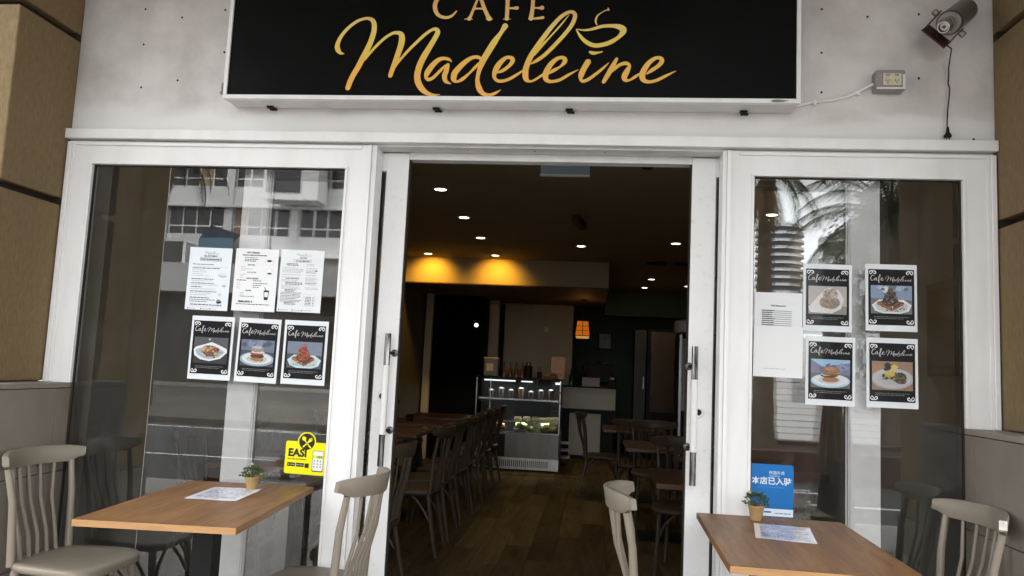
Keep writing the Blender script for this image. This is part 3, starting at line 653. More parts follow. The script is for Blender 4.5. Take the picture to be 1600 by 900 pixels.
part('yoke_plate', obox(bc + dv * 0.070 + ax * 0.0, rv, dv, ax, 0.061, 0.0025, 0.045), M_yoke, t, world=True)
part('wall_arm', MB().tube([bc + dv * 0.072, bc + dv * 0.072 - ax * 0.1, Vector((1.55, 0.004, 2.93))], 0.010, 8), M_yoke, t, world=True)
t = thing('hanging_flex', 'thin black cord hanging loose with a three pin plug', 'cord', (1.495, -0.02, 2.43))
pts = [tuple(bc + dv * 0.072 + rv * 0.03), (1.485, -0.09, 2.80), (1.499, -0.03, 2.74), (1.503, -0.02, 2.70), (1.500, -0.02, 2.672), (1.507, -0.02, 2.650), (1.505, -0.02, 2.620), (1.497, -0.02, 2.55), (1.494, -0.02, 2.50), (1.494, -0.02, 2.468)]
part('flex', MB().tube(pts, 0.0028, 8), M_dark, t, smooth=True, world=True)
pg = part('plug', MB().lathe([(0.004, 0.045), (0.006, 0.038), (0.007, 0.022), (0.011, 0.014), (0.0155, 0.008), (0.0155, 0.0), (0.012, -0.003)], 14, (1.496, -0.02, 2.432)), M_dark, t, smooth=True, world=True)
for dx in (-0.006, 0.007): part('pin', BX(1.496 + dx - 0.0012, 1.496 + dx + 0.0012, -0.023, -0.017, 2.413, 2.429), M_chrome, pg, world=True)
# ================================================================ papers and stickers on the glass
YP = -0.0035      # glossy sleeves taped to the face of the glass
SCRIPT = ('M', 'a', 'd', 'e', 'l', 'e2', 'i', 'n', 'e3')
def LS(g, key, ox, oz, k, y, dx=0.0):
    """reuses a letter of the sign; returns nothing. ox, oz place mm (0,0) of the sign face."""
    for st in LETTERS[key]: g.stroke(st, ox, oz, k, y, 3, 0.62)
def script_madeleine(g, cx, z, width, y):
    xs = [p[0] for L in SCRIPT for st in LETTERS[L] for p in st]; k = width / (max(xs) - min(xs))
    for L in SCRIPT: LS(g, L, cx - k * (max(xs) + min(xs)) / 2, z, k, y)
def script_cafe(g, x, z, k, y):
    C = [(170, 200, 10), (120, 235, 22), (60, 190, 24), (20, 90, 26), (40, 10, 24), (100, 0, 18), (170, 50, 10)]
    g.stroke(C, x, z, k, y, 3, 0.7)
    dx = 170 - 0; g.stroke([(p[0] + dx, p[1], p[2]) for p in [(110, 100, 8), (70, 120, 20), (15, 70, 24), (10, 15, 20), (50, 15, 14), (105, 100, 14), (95, 40, 20), (120, 0, 14), (150, 20, 8)]], x, z, k, y, 3, 0.7)
    dx = 330; g.stroke([(p[0] + dx, p[1], p[2]) for p in [(0, 20, 8), (60, 120, 14), (100, 230, 18), (70, 260, 18), (45, 180, 22), (20, -60, 24), (50, -90, 14), (60, 0, 10), (110, 50, 8)]], x, z, k, y, 3, 0.7)
    dx = 450; g.stroke([(p[0] + dx, p[1], p[2]) for p in [(0, 40, 8), (60, 70, 14), (80, 110, 16), (40, 120, 16), (5, 60, 22), (30, 5, 18), (80, 10, 14), (130, 50, 6)]], x, z, k, y, 3, 0.7)

def ornament(g, cx, cz, fx, fz, y):
    """small white scroll in a corner of a poster."""
    k = 0.001
    for st in ([(-13, -6, 2), (-12, 4, 4), (-4, 7, 4), (2, 2, 3.4), (-3, -2, 3)], [(-6, 4, 3), (4, 7, 4), (12, 3, 4), (13, -4, 3.4), (7, -6, 3), (5, -1, 2)], [(0, 2, 3), (-6, -6, 3.6), (-11, -8, 3)]):
        g.stroke([(p[0] * fx, p[1] * fz, p[2]) for p in st], cx, cz, k, y, 3)

def food(g, kind, x0, x1, z0, z1, y):
    """the printed photograph on a poster: table, plate and dish as flat shapes of ink."""
    rnd = random.Random(kind * 7 + 1)
    W, H = x1 - x0, z1 - z0
    def U(u, v): return (x0 + u * W, z0 + v * H)
    yy = [y]
    def d(u, v, ru, rv, col, jit=0.0, n=22):
        yy[0] -= 0.00004; g.col = col; c = U(u, v)
        i0 = len(g.v); g.col = tuple(q * 0.8 + 0.08 * sum(col) / 3 for q in col)
        g.disc(c[0], c[1], ru * W, rv * H, yy[0], n, jit, rnd.randint(0, 999))
        for i in range(i0, len(g.v)): g.v[i] = (min(max(g.v[i][0], x0), x1), g.v[i][1], min(max(g.v[i][2], z0), z1))
    def bits(u, v, ru, rv, n, cols, s0=0.02, s1=0.05, jit=0.35):
        for _ in range(n):
            a = rnd.uniform(0, 6.28); q = math.sqrt(rnd.random())
            s = rnd.uniform(s0, s1); d(u + ru * q * math.cos(a), v + rv * q * math.sin(a), s, s * 0.8 * W / H, rnd.choice(cols), jit, 9)
    def bg(c1, c2, split):
        c1, c2 = [tuple(0.55 * q + 0.35 * sum(c) / 3 for q in c) for c in (c1, c2)]
        g.col = c1; g.rect(x0, x1, z0, z1, y); g.col = c2
        yy[0] -= 0.00004; g.poly([U(0, split), U(1, split - 0.06), U(1, 1), U(0, 1)], yy[0])
    def poly(pts, col):
        yy[0] -= 0.00004; g.col = col; g.poly([U(*p) for p in pts], yy[0])
    Wt, Sh = (0.62, 0.66, 0.68), (0.33, 0.37, 0.40)
    if kind == 1:
        bg((0.030, 0.028, 0.03), (0.075, 0.085, 0.10), 0.55); d(0.45, 0.92, 0.04, 0.03, (0.5, 0.5, 0.5))
        poly([(0, 0.52), (0.03, 0.30), (0.2, 0.15), (0.48, 0.09), (0.8, 0.2), (0.99, 0.44), (0.97, 0.58), (0.72, 0.72), (0.52, 0.82), (0.3, 0.72), (0.06, 0.62)], Wt)
        poly([(0.05, 0.50), (0.1, 0.33), (0.3, 0.2), (0.5, 0.16), (0.75, 0.25), (0.93, 0.46), (0.7, 0.63), (0.5, 0.7), (0.3, 0.64)], Sh)
        bits(0.5, 0.4, 0.4, 0.2, 26, [(0.05, 0.06, 0.05), (0.5, 0.55, 0.57), (0.1, 0.1, 0.09)], 0.015, 0.03)
        d(0.5, 0.47, 0.25, 0.2, (0.16, 0.085, 0.04), 0.12); d(0.38, 0.55, 0.13, 0.13, (0.45, 0.30, 0.10), 0.15); d(0.62, 0.5, 0.12, 0.12, (0.30, 0.07, 0.03), 0.15)
        bits(0.5, 0.5, 0.24, 0.17, 40, [(0.5, 0.38, 0.14), (0.3, 0.08, 0.04), (0.08, 0.05, 0.03), (0.45, 0.40, 0.33), (0.2, 0.12, 0.05)])
    elif kind == 2:
        bg((0.05, 0.06, 0.08), (0.11, 0.16, 0.26), 0.6); bits(0.5, 0.85, 0.5, 0.12, 12, [(0.18, 0.24, 0.36), (0.07, 0.09, 0.14)], 0.05, 0.12)
        d(0.5, 0.27, 0.52, 0.27, (0.28, 0.40, 0.48)); d(0.5, 0.29, 0.45, 0.22, Wt); d(0.5, 0.27, 0.32, 0.13, (0.45, 0.49, 0.50))
        d(0.5, 0.28, 0.2, 0.09, (0.40, 0.15, 0.05), 0.05); d(0.51, 0.39, 0.21, 0.08, (0.06, 0.03, 0.02), 0.1); d(0.48, 0.48, 0.2, 0.06, (0.35, 0.06, 0.04), 0.15); d(0.52, 0.54, 0.2, 0.055, (0.6, 0.58, 0.5), 0.12)
        d(0.43, 0.57, 0.06, 0.04, (0.6, 0.25, 0.06), 0.1); d(0.5, 0.66, 0.19, 0.13, (0.27, 0.25, 0.24), 0.05); d(0.49, 0.72, 0.15, 0.06, (0.42, 0.40, 0.39), 0.1)
        bits(0.5, 0.25, 0.3, 0.1, 14, [(0.5, 0.25, 0.1), (0.1, 0.12, 0.05)], 0.01, 0.03)
    elif kind in (3, 5):
        if kind == 3: bg((0.06, 0.07, 0.09), (0.15, 0.20, 0.31), 0.55); plate = (0.42, 0.60, 0.66)
        else: bg((0.12, 0.14, 0.18), (0.16, 0.28, 0.48), 0.55); plate = (0.62, 0.64, 0.62); bits(0.5, 0.9, 0.5, 0.08, 14, [(0.6, 0.66, 0.7), (0.35, 0.45, 0.6), (0.1, 0.15, 0.2)], 0.04, 0.1)
        poly([(0.02, 0.3), (0.1, 0.1), (0.3, 0.01), (0.72, 0.01), (0.92, 0.1), (0.99, 0.32), (0.8, 0.5), (0.2, 0.5)], plate)
        poly([(0.09, 0.3), (0.16, 0.13), (0.33, 0.06), (0.7, 0.06), (0.86, 0.14), (0.92, 0.31), (0.76, 0.44), (0.24, 0.44)], (0.44, 0.47, 0.47))
        poly([(0.14, 0.33), (0.5, 0.08), (0.52, 0.15), (0.16, 0.41)], (0.30, 0.12, 0.045)); poly([(0.5, 0.08), (0.8, 0.32), (0.79, 0.4), (0.52, 0.15)], (0.22, 0.08, 0.03))
        poly([(0.16, 0.41), (0.52, 0.15), (0.79, 0.4), (0.48, 0.52)], (0.10, 0.04, 0.02))
        for k in range(5): bits(0.25 + 0.12 * k, 0.36, 0.05, 0.05, 4, [(0.32, 0.13, 0.05), (0.05, 0.02, 0.01)], 0.02, 0.04)
        cols = [(0.30, 0.05, 0.03), (0.40, 0.10, 0.05), (0.16, 0.02, 0.02), (0.42, 0.16, 0.07)] if kind == 3 else [(0.05, 0.03, 0.02), (0.10, 0.06, 0.04), (0.02, 0.015, 0.01), (0.22, 0.17, 0.12)]
        for k in range(5): d(0.48, 0.45 + 0.09 * k, 0.2 - 0.034 * k, 0.1, cols[k % 3], 0.15)
        bits(0.48, 0.58, 0.16, 0.26, 70, cols + ([(0.1, 0.16, 0.05)] if kind == 3 else []), 0.015, 0.04)
        bits(0.5, 0.2, 0.38, 0.12, 26, [(0.06, 0.04, 0.03), (0.25, 0.1, 0.04), (0.55, 0.58, 0.55)], 0.008, 0.022)
    elif kind == 4:
        bg((0.24, 0.22, 0.20), (0.42, 0.37, 0.33), 0.35)  # pale inks paint in the sky's reflection over this print
        poly([(0.0, 0.24), (0.05, 0.06), (0.62, 0.03), (0.85, 0.2), (0.93, 0.55), (0.8, 0.86), (0.56, 0.95), (0.42, 0.88)], (0.55, 0.55, 0.54))
        d(0.56, 0.43, 0.27, 0.24, (0.30, 0.23, 0.17), 0.08); d(0.58, 0.7, 0.2, 0.22, (0.44, 0.39, 0.34), 0.15); d(0.5, 0.75, 0.09, 0.12, (0.34, 0.24, 0.16), 0.15)
        bits(0.58, 0.7, 0.2, 0.2, 34, [(0.5, 0.46, 0.42), (0.22, 0.2, 0.15), (0.38, 0.32, 0.26)], 0.015, 0.04); bits(0.55, 0.42, 0.22, 0.2, 26, [(0.36, 0.28, 0.2), (0.25, 0.18, 0.13)], 0.02, 0.05)
    elif kind == 6:
        bg((0.09, 0.10, 0.14), (0.13, 0.16, 0.30), 0.52); poly([(0.0, 0.98), (0.3, 0.74), (1, 0.9), (1, 1), (0, 1)], (0.24, 0.40, 0.55)); bits(0.6, 0.7, 0.4, 0.1, 12, [(0.1, 0.12, 0.24), (0.2, 0.25, 0.4)], 0.05, 0.1)
        d(0.5, 0.25, 0.5, 0.245, (0.38, 0.56, 0.66)); d(0.5, 0.28, 0.45, 0.21, Wt); d(0.47, 0.27, 0.28, 0.12, (0.45, 0.48, 0.5))
        d(0.5, 0.30, 0.21, 0.10, (0.38, 0.15, 0.06), 0.03); d(0.46, 0.42, 0.22, 0.06, (0.10, 0.055, 0.03), 0.12); d(0.4, 0.47, 0.14, 0.05, (0.50, 0.42, 0.36), 0.15); d(0.53, 0.49, 0.22, 0.05, (0.10, 0.12, 0.03), 0.15)
        d(0.55, 0.53, 0.2, 0.04, (0.45, 0.32, 0.06), 0.1); d(0.52, 0.62, 0.23, 0.13, (0.30, 0.13, 0.055), 0.04); d(0.49, 0.67, 0.13, 0.06, (0.42, 0.22, 0.11), 0.1); bits(0.52, 0.63, 0.17, 0.09, 14, [(0.5, 0.33, 0.2), (0.25, 0.1, 0.04)], 0.006, 0.014)
    else:
        bg((0.30, 0.15, 0.06), (0.33, 0.17, 0.07), 0.5); bits(0.5, 0.5, 0.5, 0.5, 20, [(0.26, 0.13, 0.05), (0.36, 0.19, 0.08)], 0.06, 0.16)
        d(0.5, 0.40, 0.52, 0.37, (0.36, 0.36, 0.37)); d(0.5, 0.42, 0.47, 0.33, (0.44, 0.44, 0.45)); d(0.48, 0.40, 0.36, 0.22, (0.40, 0.40, 0.41))
        d(0.42, 0.50, 0.17, 0.14, (0.03, 0.03, 0.02), 0.2); d(0.7, 0.42, 0.16, 0.2, (0.07, 0.06, 0.03), 0.15); d(0.4, 0.83, 0.1, 0.12, (0.025, 0.02, 0.02), 0.25); d(0.36, 0.72, 0.08, 0.05, (0.025, 0.02, 0.02), 0.2)
        d(0.45, 0.58, 0.14, 0.12, (0.55, 0.40, 0.07), 0.08); d(0.55, 0.80, 0.09, 0.09, (0.60, 0.46, 0.10), 0.12); d(0.4, 0.48, 0.09, 0.05, (0.4, 0.32, 0.1), 0.2)
        bits(0.67, 0.44, 0.16, 0.2, 40, [(0.12, 0.11, 0.04), (0.04, 0.03, 0.02), (0.17, 0.10, 0.05)], 0.015, 0.045); bits(0.45, 0.42, 0.2, 0.06, 22, [(0.02, 0.02, 0.02), (0.3, 0.24, 0.08)], 0.012, 0.03)
    g.col = (1, 1, 1)

M_photo = print_mat('printed_photo', 0.4, 0.35, 0.25, 0.30, 420)
BLK = (0.008, 0.008, 0.009)
def poster(x0, x1, z0, z1, tilt, kind, lab):
    W, H = x1 - x0, z1 - z0
    t = thing('food_poster', lab, 'poster', ((x0 + x1) / 2, YP, (z0 + z1) / 2), 0, 'black food posters taped inside the windows')
    t.rotation_euler = (0, tilt, 0)
    a, b, c, e = -W / 2, W / 2, -H / 2, H / 2
    g = MB(); g.col = (0.64, 0.675, 0.70)
    n = 8                                                              # the sheet bellies a little off the glass
    for i in range(n):
        for j in range(2):
            ya = lambda u, v: 0.0012 * math.sin(u * 9 + kind) * (1 if v in (0,) else 0.4) + 0.0016
            u0, u1, v0, v1 = i / n, (i + 1) / n, j / 2, (j + 1) / 2
            g.quad((a + W * u0, ya(u0, v0), c + H * v0), (a + W * u1, ya(u1, v0), c + H * v0), (a + W * u1, ya(u1, v1), c + H * v1), (a + W * u0, ya(u0, v1), c + H * v1))
    part('sheet', g, M_paper, t)
    g = MB(); g.col = BLK; g.rect(a + 0.012, b - 0.012, c + 0.026, e - 0.022, -0.0002)
    g.col = (0.78, 0.78, 0.78)
    script_cafe(g, a + 0.020, e - 0.071, 0.000098, -0.0004); script_madeleine(g, b - 0.0745, e - 0.074, 0.108, -0.0004)
    for fx in (-1, 1):
        ornament(g, fx * (W / 2 - 0.030), e - 0.036, -fx, 1, -0.0004); ornament(g, fx * (W / 2 - 0.030), c + 0.040, -fx, -1, -0.0004)
    rnd = random.Random(kind); g.col = (0.16, 0.16, 0.165)
    for k in range(2): g.greek(a + 0.035, b - 0.035 - 0.02 * k, c + 0.060 - 0.007 * k, 0.0028, -0.0004, rnd)
    part('print', g, M_ink, t)
    g = MB(); food(g, kind, a + 0.022, b - 0.022, c + 0.075, c + 0.197, -0.0006); part('picture', g, M_photo, t)
    return t
poster(-1.886, -1.676, 1.229, 1.525, R(0.3), 1, 'food poster of a loaf-shaped dish on a diamond plate, below the first menu')
poster(-1.655, -1.450, 1.2265, 1.523, R(1.0), 2, 'food poster of a stacked burger with egg, between two other posters')
poster(-1.431, -1.221, 1.227, 1.522, R(0.4), 3, 'food poster of a waffle heaped with red fruit, nearest the doorway')
poster(0.898, 1.102, 1.567, 1.861, R(0.1), 4, 'food poster of a dessert plate, paled by a painted reflection, above the burger poster')
poster(1.158, 1.371, 1.579, 1.868, R(-0.3), 5, 'food poster of a waffle piled with dark chocolate on a white plate')
poster(0.910, 1.116, 1.2505, 1.545, R(0.3), 6, 'food poster of a burger on a pale blue plate')
poster(1.162, 1.372, 1.253, 1.5495, R(-0.2), 7, 'food poster of yellow and dark green food on a round grey plate')

INK = (0.03, 0.03, 0.035); GREY = (0.34, 0.35, 0.38)
def sheet(name, lab, cat, x0, x1, z0, z1, y, tilt=0.0, col=(0.78, 0.80, 0.82), group=None):
    t = thing(name, lab, cat, ((x0 + x1) / 2, y, (z0 + z1) / 2), 0, group); t.rotation_euler = (0, tilt, 0)
    W, H = x1 - x0, z1 - z0
    g = MB(); g.col = col; g.rect(-W / 2, W / 2, -H / 2, H / 2, 0.0006); part('sheet', g, M_paper, t)
    return t, -W / 2, W / 2, -H / 2, H / 2
GM = 'menu sheets taped inside the window'
# menu one: all day menu with a boxed line, small drawings down its right side
t, a, b, c, e = sheet('menu_sheet', 'white food menu sheet with a boxed heading, first of the row above the posters', 'menu', -1.927, -1.716, 1.553, 1.850, YP, R(0.6), (0.66, 0.70, 0.73), GM)
g = MB(); g.col = INK; rnd = random.Random(2)
script_madeleine(g, 0.005, e - 0.032, 0.072, -0.0003)
g.text('ALL DAY MENU', 0, e - 0.043, 0.0095, -0.0003, 'CENTER', bold=0.0003)
g.rect(-0.052, 0.056, e - 0.0485, e - 0.0475, -0.0003); g.rect(-0.052, 0.056, e - 0.0635, e - 0.0625, -0.0003); g.rect(-0.052, -0.051, e - 0.0635, e - 0.0475, -0.0003); g.rect(0.055, 0.056, e - 0.0635, e - 0.0475, -0.0003)
g.text('TOAST OR SOURDOUGH 8', 0.002, e - 0.059, 0.0085, -0.0003, 'CENTER', bold=0.0004)
for z, x1_, hh, cc in ((0.082, 0.02, 0.003, INK), (0.092, 0.09, 0.001, GREY), (0.100, 0.05, 0.0036, INK), (0.109, -0.02, 0.0024, GREY), (0.118, -0.01, 0.0024, GREY), (0.127, -0.03, 0.0024, GREY), (0.136, 0.0, 0.0024, GREY), (0.152, 0.025, 0.0036, INK), (0.160, 0.02, 0.0024, GREY),
                   (0.172, 0.03, 0.0036, INK), (0.180, 0.05, 0.0026, GREY), (0.190, -0.03, 0.0036, INK), (0.199, 0.04, 0.0024, GREY), (0.211, 0.045, 0.0036, INK), (0.219, 0.02, 0.0024, GREY), (0.227, 0.0, 0.0024, GREY), (0.241, 0.01, 0.004, INK), (0.250, 0.045, 0.0032, INK), (0.259, 0.0, 0.0032, INK)):
    g.col = cc; g.greek(a + 0.020, x1_, e - z, hh, -0.0003, rnd)
g.col = INK; g.greek(a + 0.025, b - 0.03, e - 0.274, 0.0042, -0.0003, rnd); g.col = GREY; g.rect(a + 0.01, b - 0.02, e - 0.281, e - 0.2802, -0.0003)
for q in (-0.09, -0.025, 0.02): g.col = INK; g.disc(q, e - 0.2905, 0.003, 0.003, -0.0003, 10); g.col = GREY; g.greek(q + 0.006, q + 0.04, e - 0.2918, 0.0024, -0.0003, rnd)
for cx, cz, rx, rz, col in ((0.068, 0.130, 0.020, 0.010, (0.4, 0.41, 0.43)), (0.068, 0.127, 0.017, 0.006, (0.62, 0.64, 0.66)), (0.079, 0.180, 0.010, 0.006, (0.42, 0.43, 0.46)), (0.062, 0.222, 0.010, 0.008, (0.58, 0.55, 0.57)), (0.060, 0.255, 0.014, 0.010, (0.22, 0.22, 0.23)), (0.062, 0.260, 0.009, 0.005, (0.55, 0.56, 0.58))):
    g.col = col; g.disc(cx, e - cz, rx, rz, -0.0003 - 0.0001 * (rx < 0.018), 16, 0.15, int(cz * 999))
part('print', g, M_ink, t)
# menu two: drinks
t, a, b, c, e = sheet('menu_sheet', 'white drinks menu sheet with drawings of cups, middle of the row', 'menu', -1.697, -1.486, 1.556, 1.851, YP, R(0.4), (0.69, 0.705, 0.71), GM)
g = MB(); g.col = INK
g.text('HOT DRINKS', -0.02, e - 0.022, 0.0105, -0.0003, 'CENTER', bold=0.0004); g.text('REGULAR COFFEE WITH REGULAR MILK', -0.012, e - 0.033, 0.0066, -0.0003, 'CENTER', bold=0.0004)
for z, x0_, x1_, hh, cc in ((0.044, -0.06, 0.0, 0.003, INK), (0.052, -0.06, 0.01, 0.003, INK), (0.060, -0.06, 0.0, 0.0034, INK), (0.088, -0.075, -0.05, 0.0026, GREY), (0.097, -0.075, -0.02, 0.0026, GREY), (0.105, -0.075, -0.05, 0.0026, GREY), (0.123, -0.075, -0.045, 0.0026, GREY), (0.131, -0.075, -0.055, 0.0026, GREY), (0.140, -0.075, -0.06, 0.0026, GREY),
                   (0.152, -0.09, -0.04, 0.0036, INK), (0.153, -0.01, 0.03, 0.0036, INK), (0.163, -0.09, -0.07, 0.0026, GREY), (0.165, -0.01, 0.065, 0.003, INK), (0.172, -0.09, -0.07, 0.0026, GREY), (0.174, -0.01, 0.03, 0.003, INK), (0.181, -0.09, -0.07, 0.0026, GREY), (0.183, -0.01, 0.02, 0.003, INK), (0.190, -0.09, -0.07, 0.0026, GREY), (0.210, -0.07, -0.05, 0.0026, GREY), (0.218, -0.07, -0.05, 0.0026, GREY), (0.227, -0.07, 0.0, 0.003, INK)):
    g.col = cc; g.greek(x0_, x1_, e - z, hh, -0.0003, rnd)
g.col = INK; g.text('HOT TEA', -0.025, e - 0.080, 0.0085, -0.0003, 'CENTER', bold=0.0003); g.text('POT OF TEA', -0.02, e - 0.115, 0.008, -0.0003, 'CENTER', bold=0.0002); g.text('COLD DRINKS', -0.015, e - 0.144, 0.009, -0.0003, 'CENTER', bold=0.0004)
g.text('SHAKES', -0.03, e - 0.201, 0.008, -0.0003, 'CENTER', bold=0.0003); g.text('FRESH JUICE  8', -0.075, e - 0.254, 0.0105, -0.0003, 'LEFT', bold=0.0006); g.greek(a + 0.02, b - 0.025, e - 0.264, 0.0034, -0.0003, rnd)
cup = [((0.062, 0.062), 0.021, 0.013, (0.42, 0.43, 0.44)), ((0.062, 0.063), 0.019, 0.011, (0.76, 0.77, 0.78)), ((0.062, 0.056), 0.012, 0.005, INK), ((0.066, 0.105), 0.013, 0.017, (0.45, 0.46, 0.47)), ((0.066, 0.105), 0.0115, 0.0155, (0.76, 0.77, 0.78)), ((0.067, 0.115), 0.011, 0.004, INK)]
for k, ((cx, cz), rx, rz, col) in enumerate(cup): g.col = col; g.disc(cx, e - cz, rx, rz, -0.0003 - 0.00006 * k, 18)
g.col = INK; g.poly([(0.046, e - 0.198), (0.073, e - 0.198), (0.068, e - 0.240), (0.050, e - 0.240)], -0.0003); g.col = (0.7, 0.71, 0.72); g.poly([(0.0495, e - 0.203), (0.0695, e - 0.203), (0.0665, e - 0.226), (0.052, e - 0.226)], -0.0004)
g.col = INK; g.stroke([(50, -180, 3), (56, -194, 4), (66, -199, 4)], 0, e, 0.001, -0.0004, 3); g.disc(0.060, e - 0.198, 0.0145, 0.004, -0.00045, 14)
part('print', g, M_ink, t)
# menu three: two columns and a price box
t, a, b, c, e = sheet('menu_sheet', 'white two column menu sheet with a price box in its lower corner', 'menu', -1.475, -1.265, 1.560, 1.852, YP, R(0.5), (0.66, 0.69, 0.70), GM)
g = MB(); g.col = INK
script_madeleine(g, 0.006, e - 0.030, 0.070, -0.0003); g.text('ALL DAY', 0.005, e - 0.040, 0.0085, -0.0003, 'CENTER', bold=0.0003)
for q in ((-0.04, 0.045, 0.0455, 0.0463), (-0.04, 0.045, 0.0567, 0.0575), (-0.04, -0.0392, 0.0455, 0.0575), (0.0442, 0.045, 0.0455, 0.0575)): g.rect(q[0], q[1], e - q[3], e - q[2], -0.0003)
g.text('ALL DAY BREAKFAST', 0.003, e - 0.0545, 0.0072, -0.0003, 'CENTER', bold=0.0003)
zz = 0.068
while zz < 0.262:
    hd = rnd.random() < 0.25; g.col = INK if hd or zz > 0.2 else GREY
    g.greek(a + 0.012 + (0.02 if hd else 0), rnd.uniform(-0.03, 0.012), e - zz, 0.0034 if hd else 0.0024, -0.0003, rnd)
    if zz < 0.19 and rnd.random() < 0.75: g.col = GREY if rnd.random() < 0.7 else INK; g.greek(0.022, rnd.uniform(0.06, 0.088), e - zz, 0.0026, -0.0003, rnd)
    zz += rnd.choice((0.0065, 0.0065, 0.0075, 0.012))
g.col = GREY
for q in ((0.018, 0.076, 0.208, 0.2087), (0.018, 0.076, 0.262, 0.2627), (0.018, 0.0187, 0.208, 0.2627), (0.0753, 0.076, 0.208, 0.2627)): g.rect(q[0], q[1], e - q[3], e - q[2], -0.0003)
for k in range(6): g.col = INK; g.greek(0.028, 0.056, e - 0.222 - 0.007 * k, 0.003, -0.0003, rnd); g.greek(0.064, 0.070, e - 0.222 - 0.007 * k, 0.003, -0.0003, rnd)
for q in (-0.095, -0.03, 0.015): g.col = INK; g.disc(q, e - 0.283, 0.003, 0.003, -0.0003, 10); g.col = GREY; g.greek(q + 0.006, q + 0.045, e - 0.2842, 0.0024, -0.0003, rnd)
g.col = (0.05, 0.06, 0.05); g.disc(0.072, e - 0.096, 0.006, 0.0025, -0.0003, 10)
g.col = (0.45, 0.46, 0.48)
for q in ((0.0, 0.092), (-0.012, 0.132), (-0.03, 0.212)): g.disc(q[0], e - q[1], 0.004, 0.004, -0.0003, 10)
part('print', g, M_ink, t)
# list sheet, half covered by a blank white notice
t, a, b, c, e = sheet('list_sheet', 'pale paper printed with a ruled list, above the plain white notice', 'notice', 0.693, 0.895, 1.500, 1.728, YP, R(0.2), (0.66, 0.68, 0.69))
g = MB(); g.col = INK; g.text('EASI Restaurant', 0.0, e - 0.060, 0.0095, -0.0003, 'CENTER', bold=0.0003)
for k in range(8): g.col = INK; g.rect(a + 0.030, b - 0.045, e - 0.0805 - 0.009 * k, e - 0.0788 - 0.009 * k, -0.0003); g.greek(a + 0.032, a + 0.06 + 0.03 * rnd.random(), e - 0.0785 - 0.009 * k, 0.0028, -0.0003, rnd)
part('print', g, M_ink, t)
t, a, b, c, e = sheet('notice_sheet', 'plain white paper notice with one small line of print, above the blue sticker', 'notice', 0.690, 0.897, 1.361, 1.580, -0.0075, R(0.4), (0.68, 0.69, 0.695))
g = MB(); g.col = GREY; g.greek(a + 0.045, b - 0.07, c + 0.035, 0.0028, -0.0003, rnd); part('print', g, M_ink, t)

# yellow delivery sticker with a round badge
t = thing('yellow_sticker', 'yellow delivery sticker with a black round spoon and fork badge', 'sticker', (-1.285, -0.002, 0.90)); t.rotation_euler = (0, R(0.9), 0)
M_stick = print_mat('vinyl_sticker', 0.35, 0.4)
def rrect(g, x0, x1, z0, z1, r, y):
    P = []
    for cx, cz, a0 in ((x1 - r, z1 - r, 0), (x0 + r, z1 - r, 90), (x0 + r, z0 + r, 180), (x1 - r, z0 + r, 270)):
        for k in range(5): P.append((cx + r * math.cos(R(a0 + 22.5 * k)), cz + r * math.sin(R(a0 + 22.5 * k))))
    g.poly(P, y)
YEL = (0.78, 0.72, 0.0)
g = MB(); g.col = YEL; rrect(g, -0.0975, 0.0975, -0.076, 0.070, 0.010, 0); g.disc(0.0, 0.071, 0.0430, 0.0430, -0.0001, 36); part('sheet', g, M_stick, t)
g = MB(); g.col = (0.012, 0.012, 0.01); g.disc(0, 0.071, 0.0370, 0.0370, -0.0003, 36)
g.text('EASI', -0.084, 0.003, 0.047, -0.0003, 'LEFT', bold=0.0022, sx=1.0)
g.text('Best Asian Food Delivery', -0.084, -0.012, 0.0085, -0.0003, 'LEFT', bold=0.0003)
for q in (-0.084, -0.043): rrect(g, q, q + 0.037, -0.043, -0.026, 0.002, -0.0003)
g.rect(-0.002, 0.018, -0.046, -0.026, -0.0003)
g.col = YEL
for st in ([(-15, 85, 18), (-12, 81, 18), (-7, 73, 5), (18, 46, 7)], [(-15, 48, 7), (5, 68, 6), (14, 77, 15), (19, 83, 14)]): g.stroke(st, 0, 0, 0.001, -0.0005, 5)
g.col = (0.012, 0.012, 0.01)
for k in (-1, 0, 1): g.stroke([(16 + k * 3.4, 80 - k * 3.2, 1.3), (23 + k * 3.4, 88 - k * 3.2, 1.3)], 0, 0, 0.001, -0.0007, 2)
g.col = (0.6, 0.6, 0.55)
for q in (-0.078, -0.037): g.disc(q, -0.0345, 0.0025, 0.003, -0.0005, 8); g.greek(q + 0.006, q + 0.027, -0.036, 0.003, -0.0005, rnd)
part('print', g, M_stick, t)
g = MB(); g.col = (0.05, 0.05, 0.05); rrect(g, 0.032, 0.084, -0.061, 0.034, 0.006, -0.0004); g.col = (0.68, 0.72, 0.70); rrect(g, 0.034, 0.082, -0.056, 0.032, 0.005, -0.0006)
g.col = (0.62, 0.62, 0.05); g.rect(0.034, 0.082, 0.0, 0.012, -0.0008); g.col = INK
for k in range(3):
    g.rect(0.056 + k * 0.008, 0.060 + k * 0.008, 0.001, 0.011, -0.001)
    for j in range(3): g.disc(0.042 + 0.015 * k, -0.012 - 0.013 * j, 0.003, 0.003, -0.0008, 8)
part('phone_picture', g, M_stick, t)

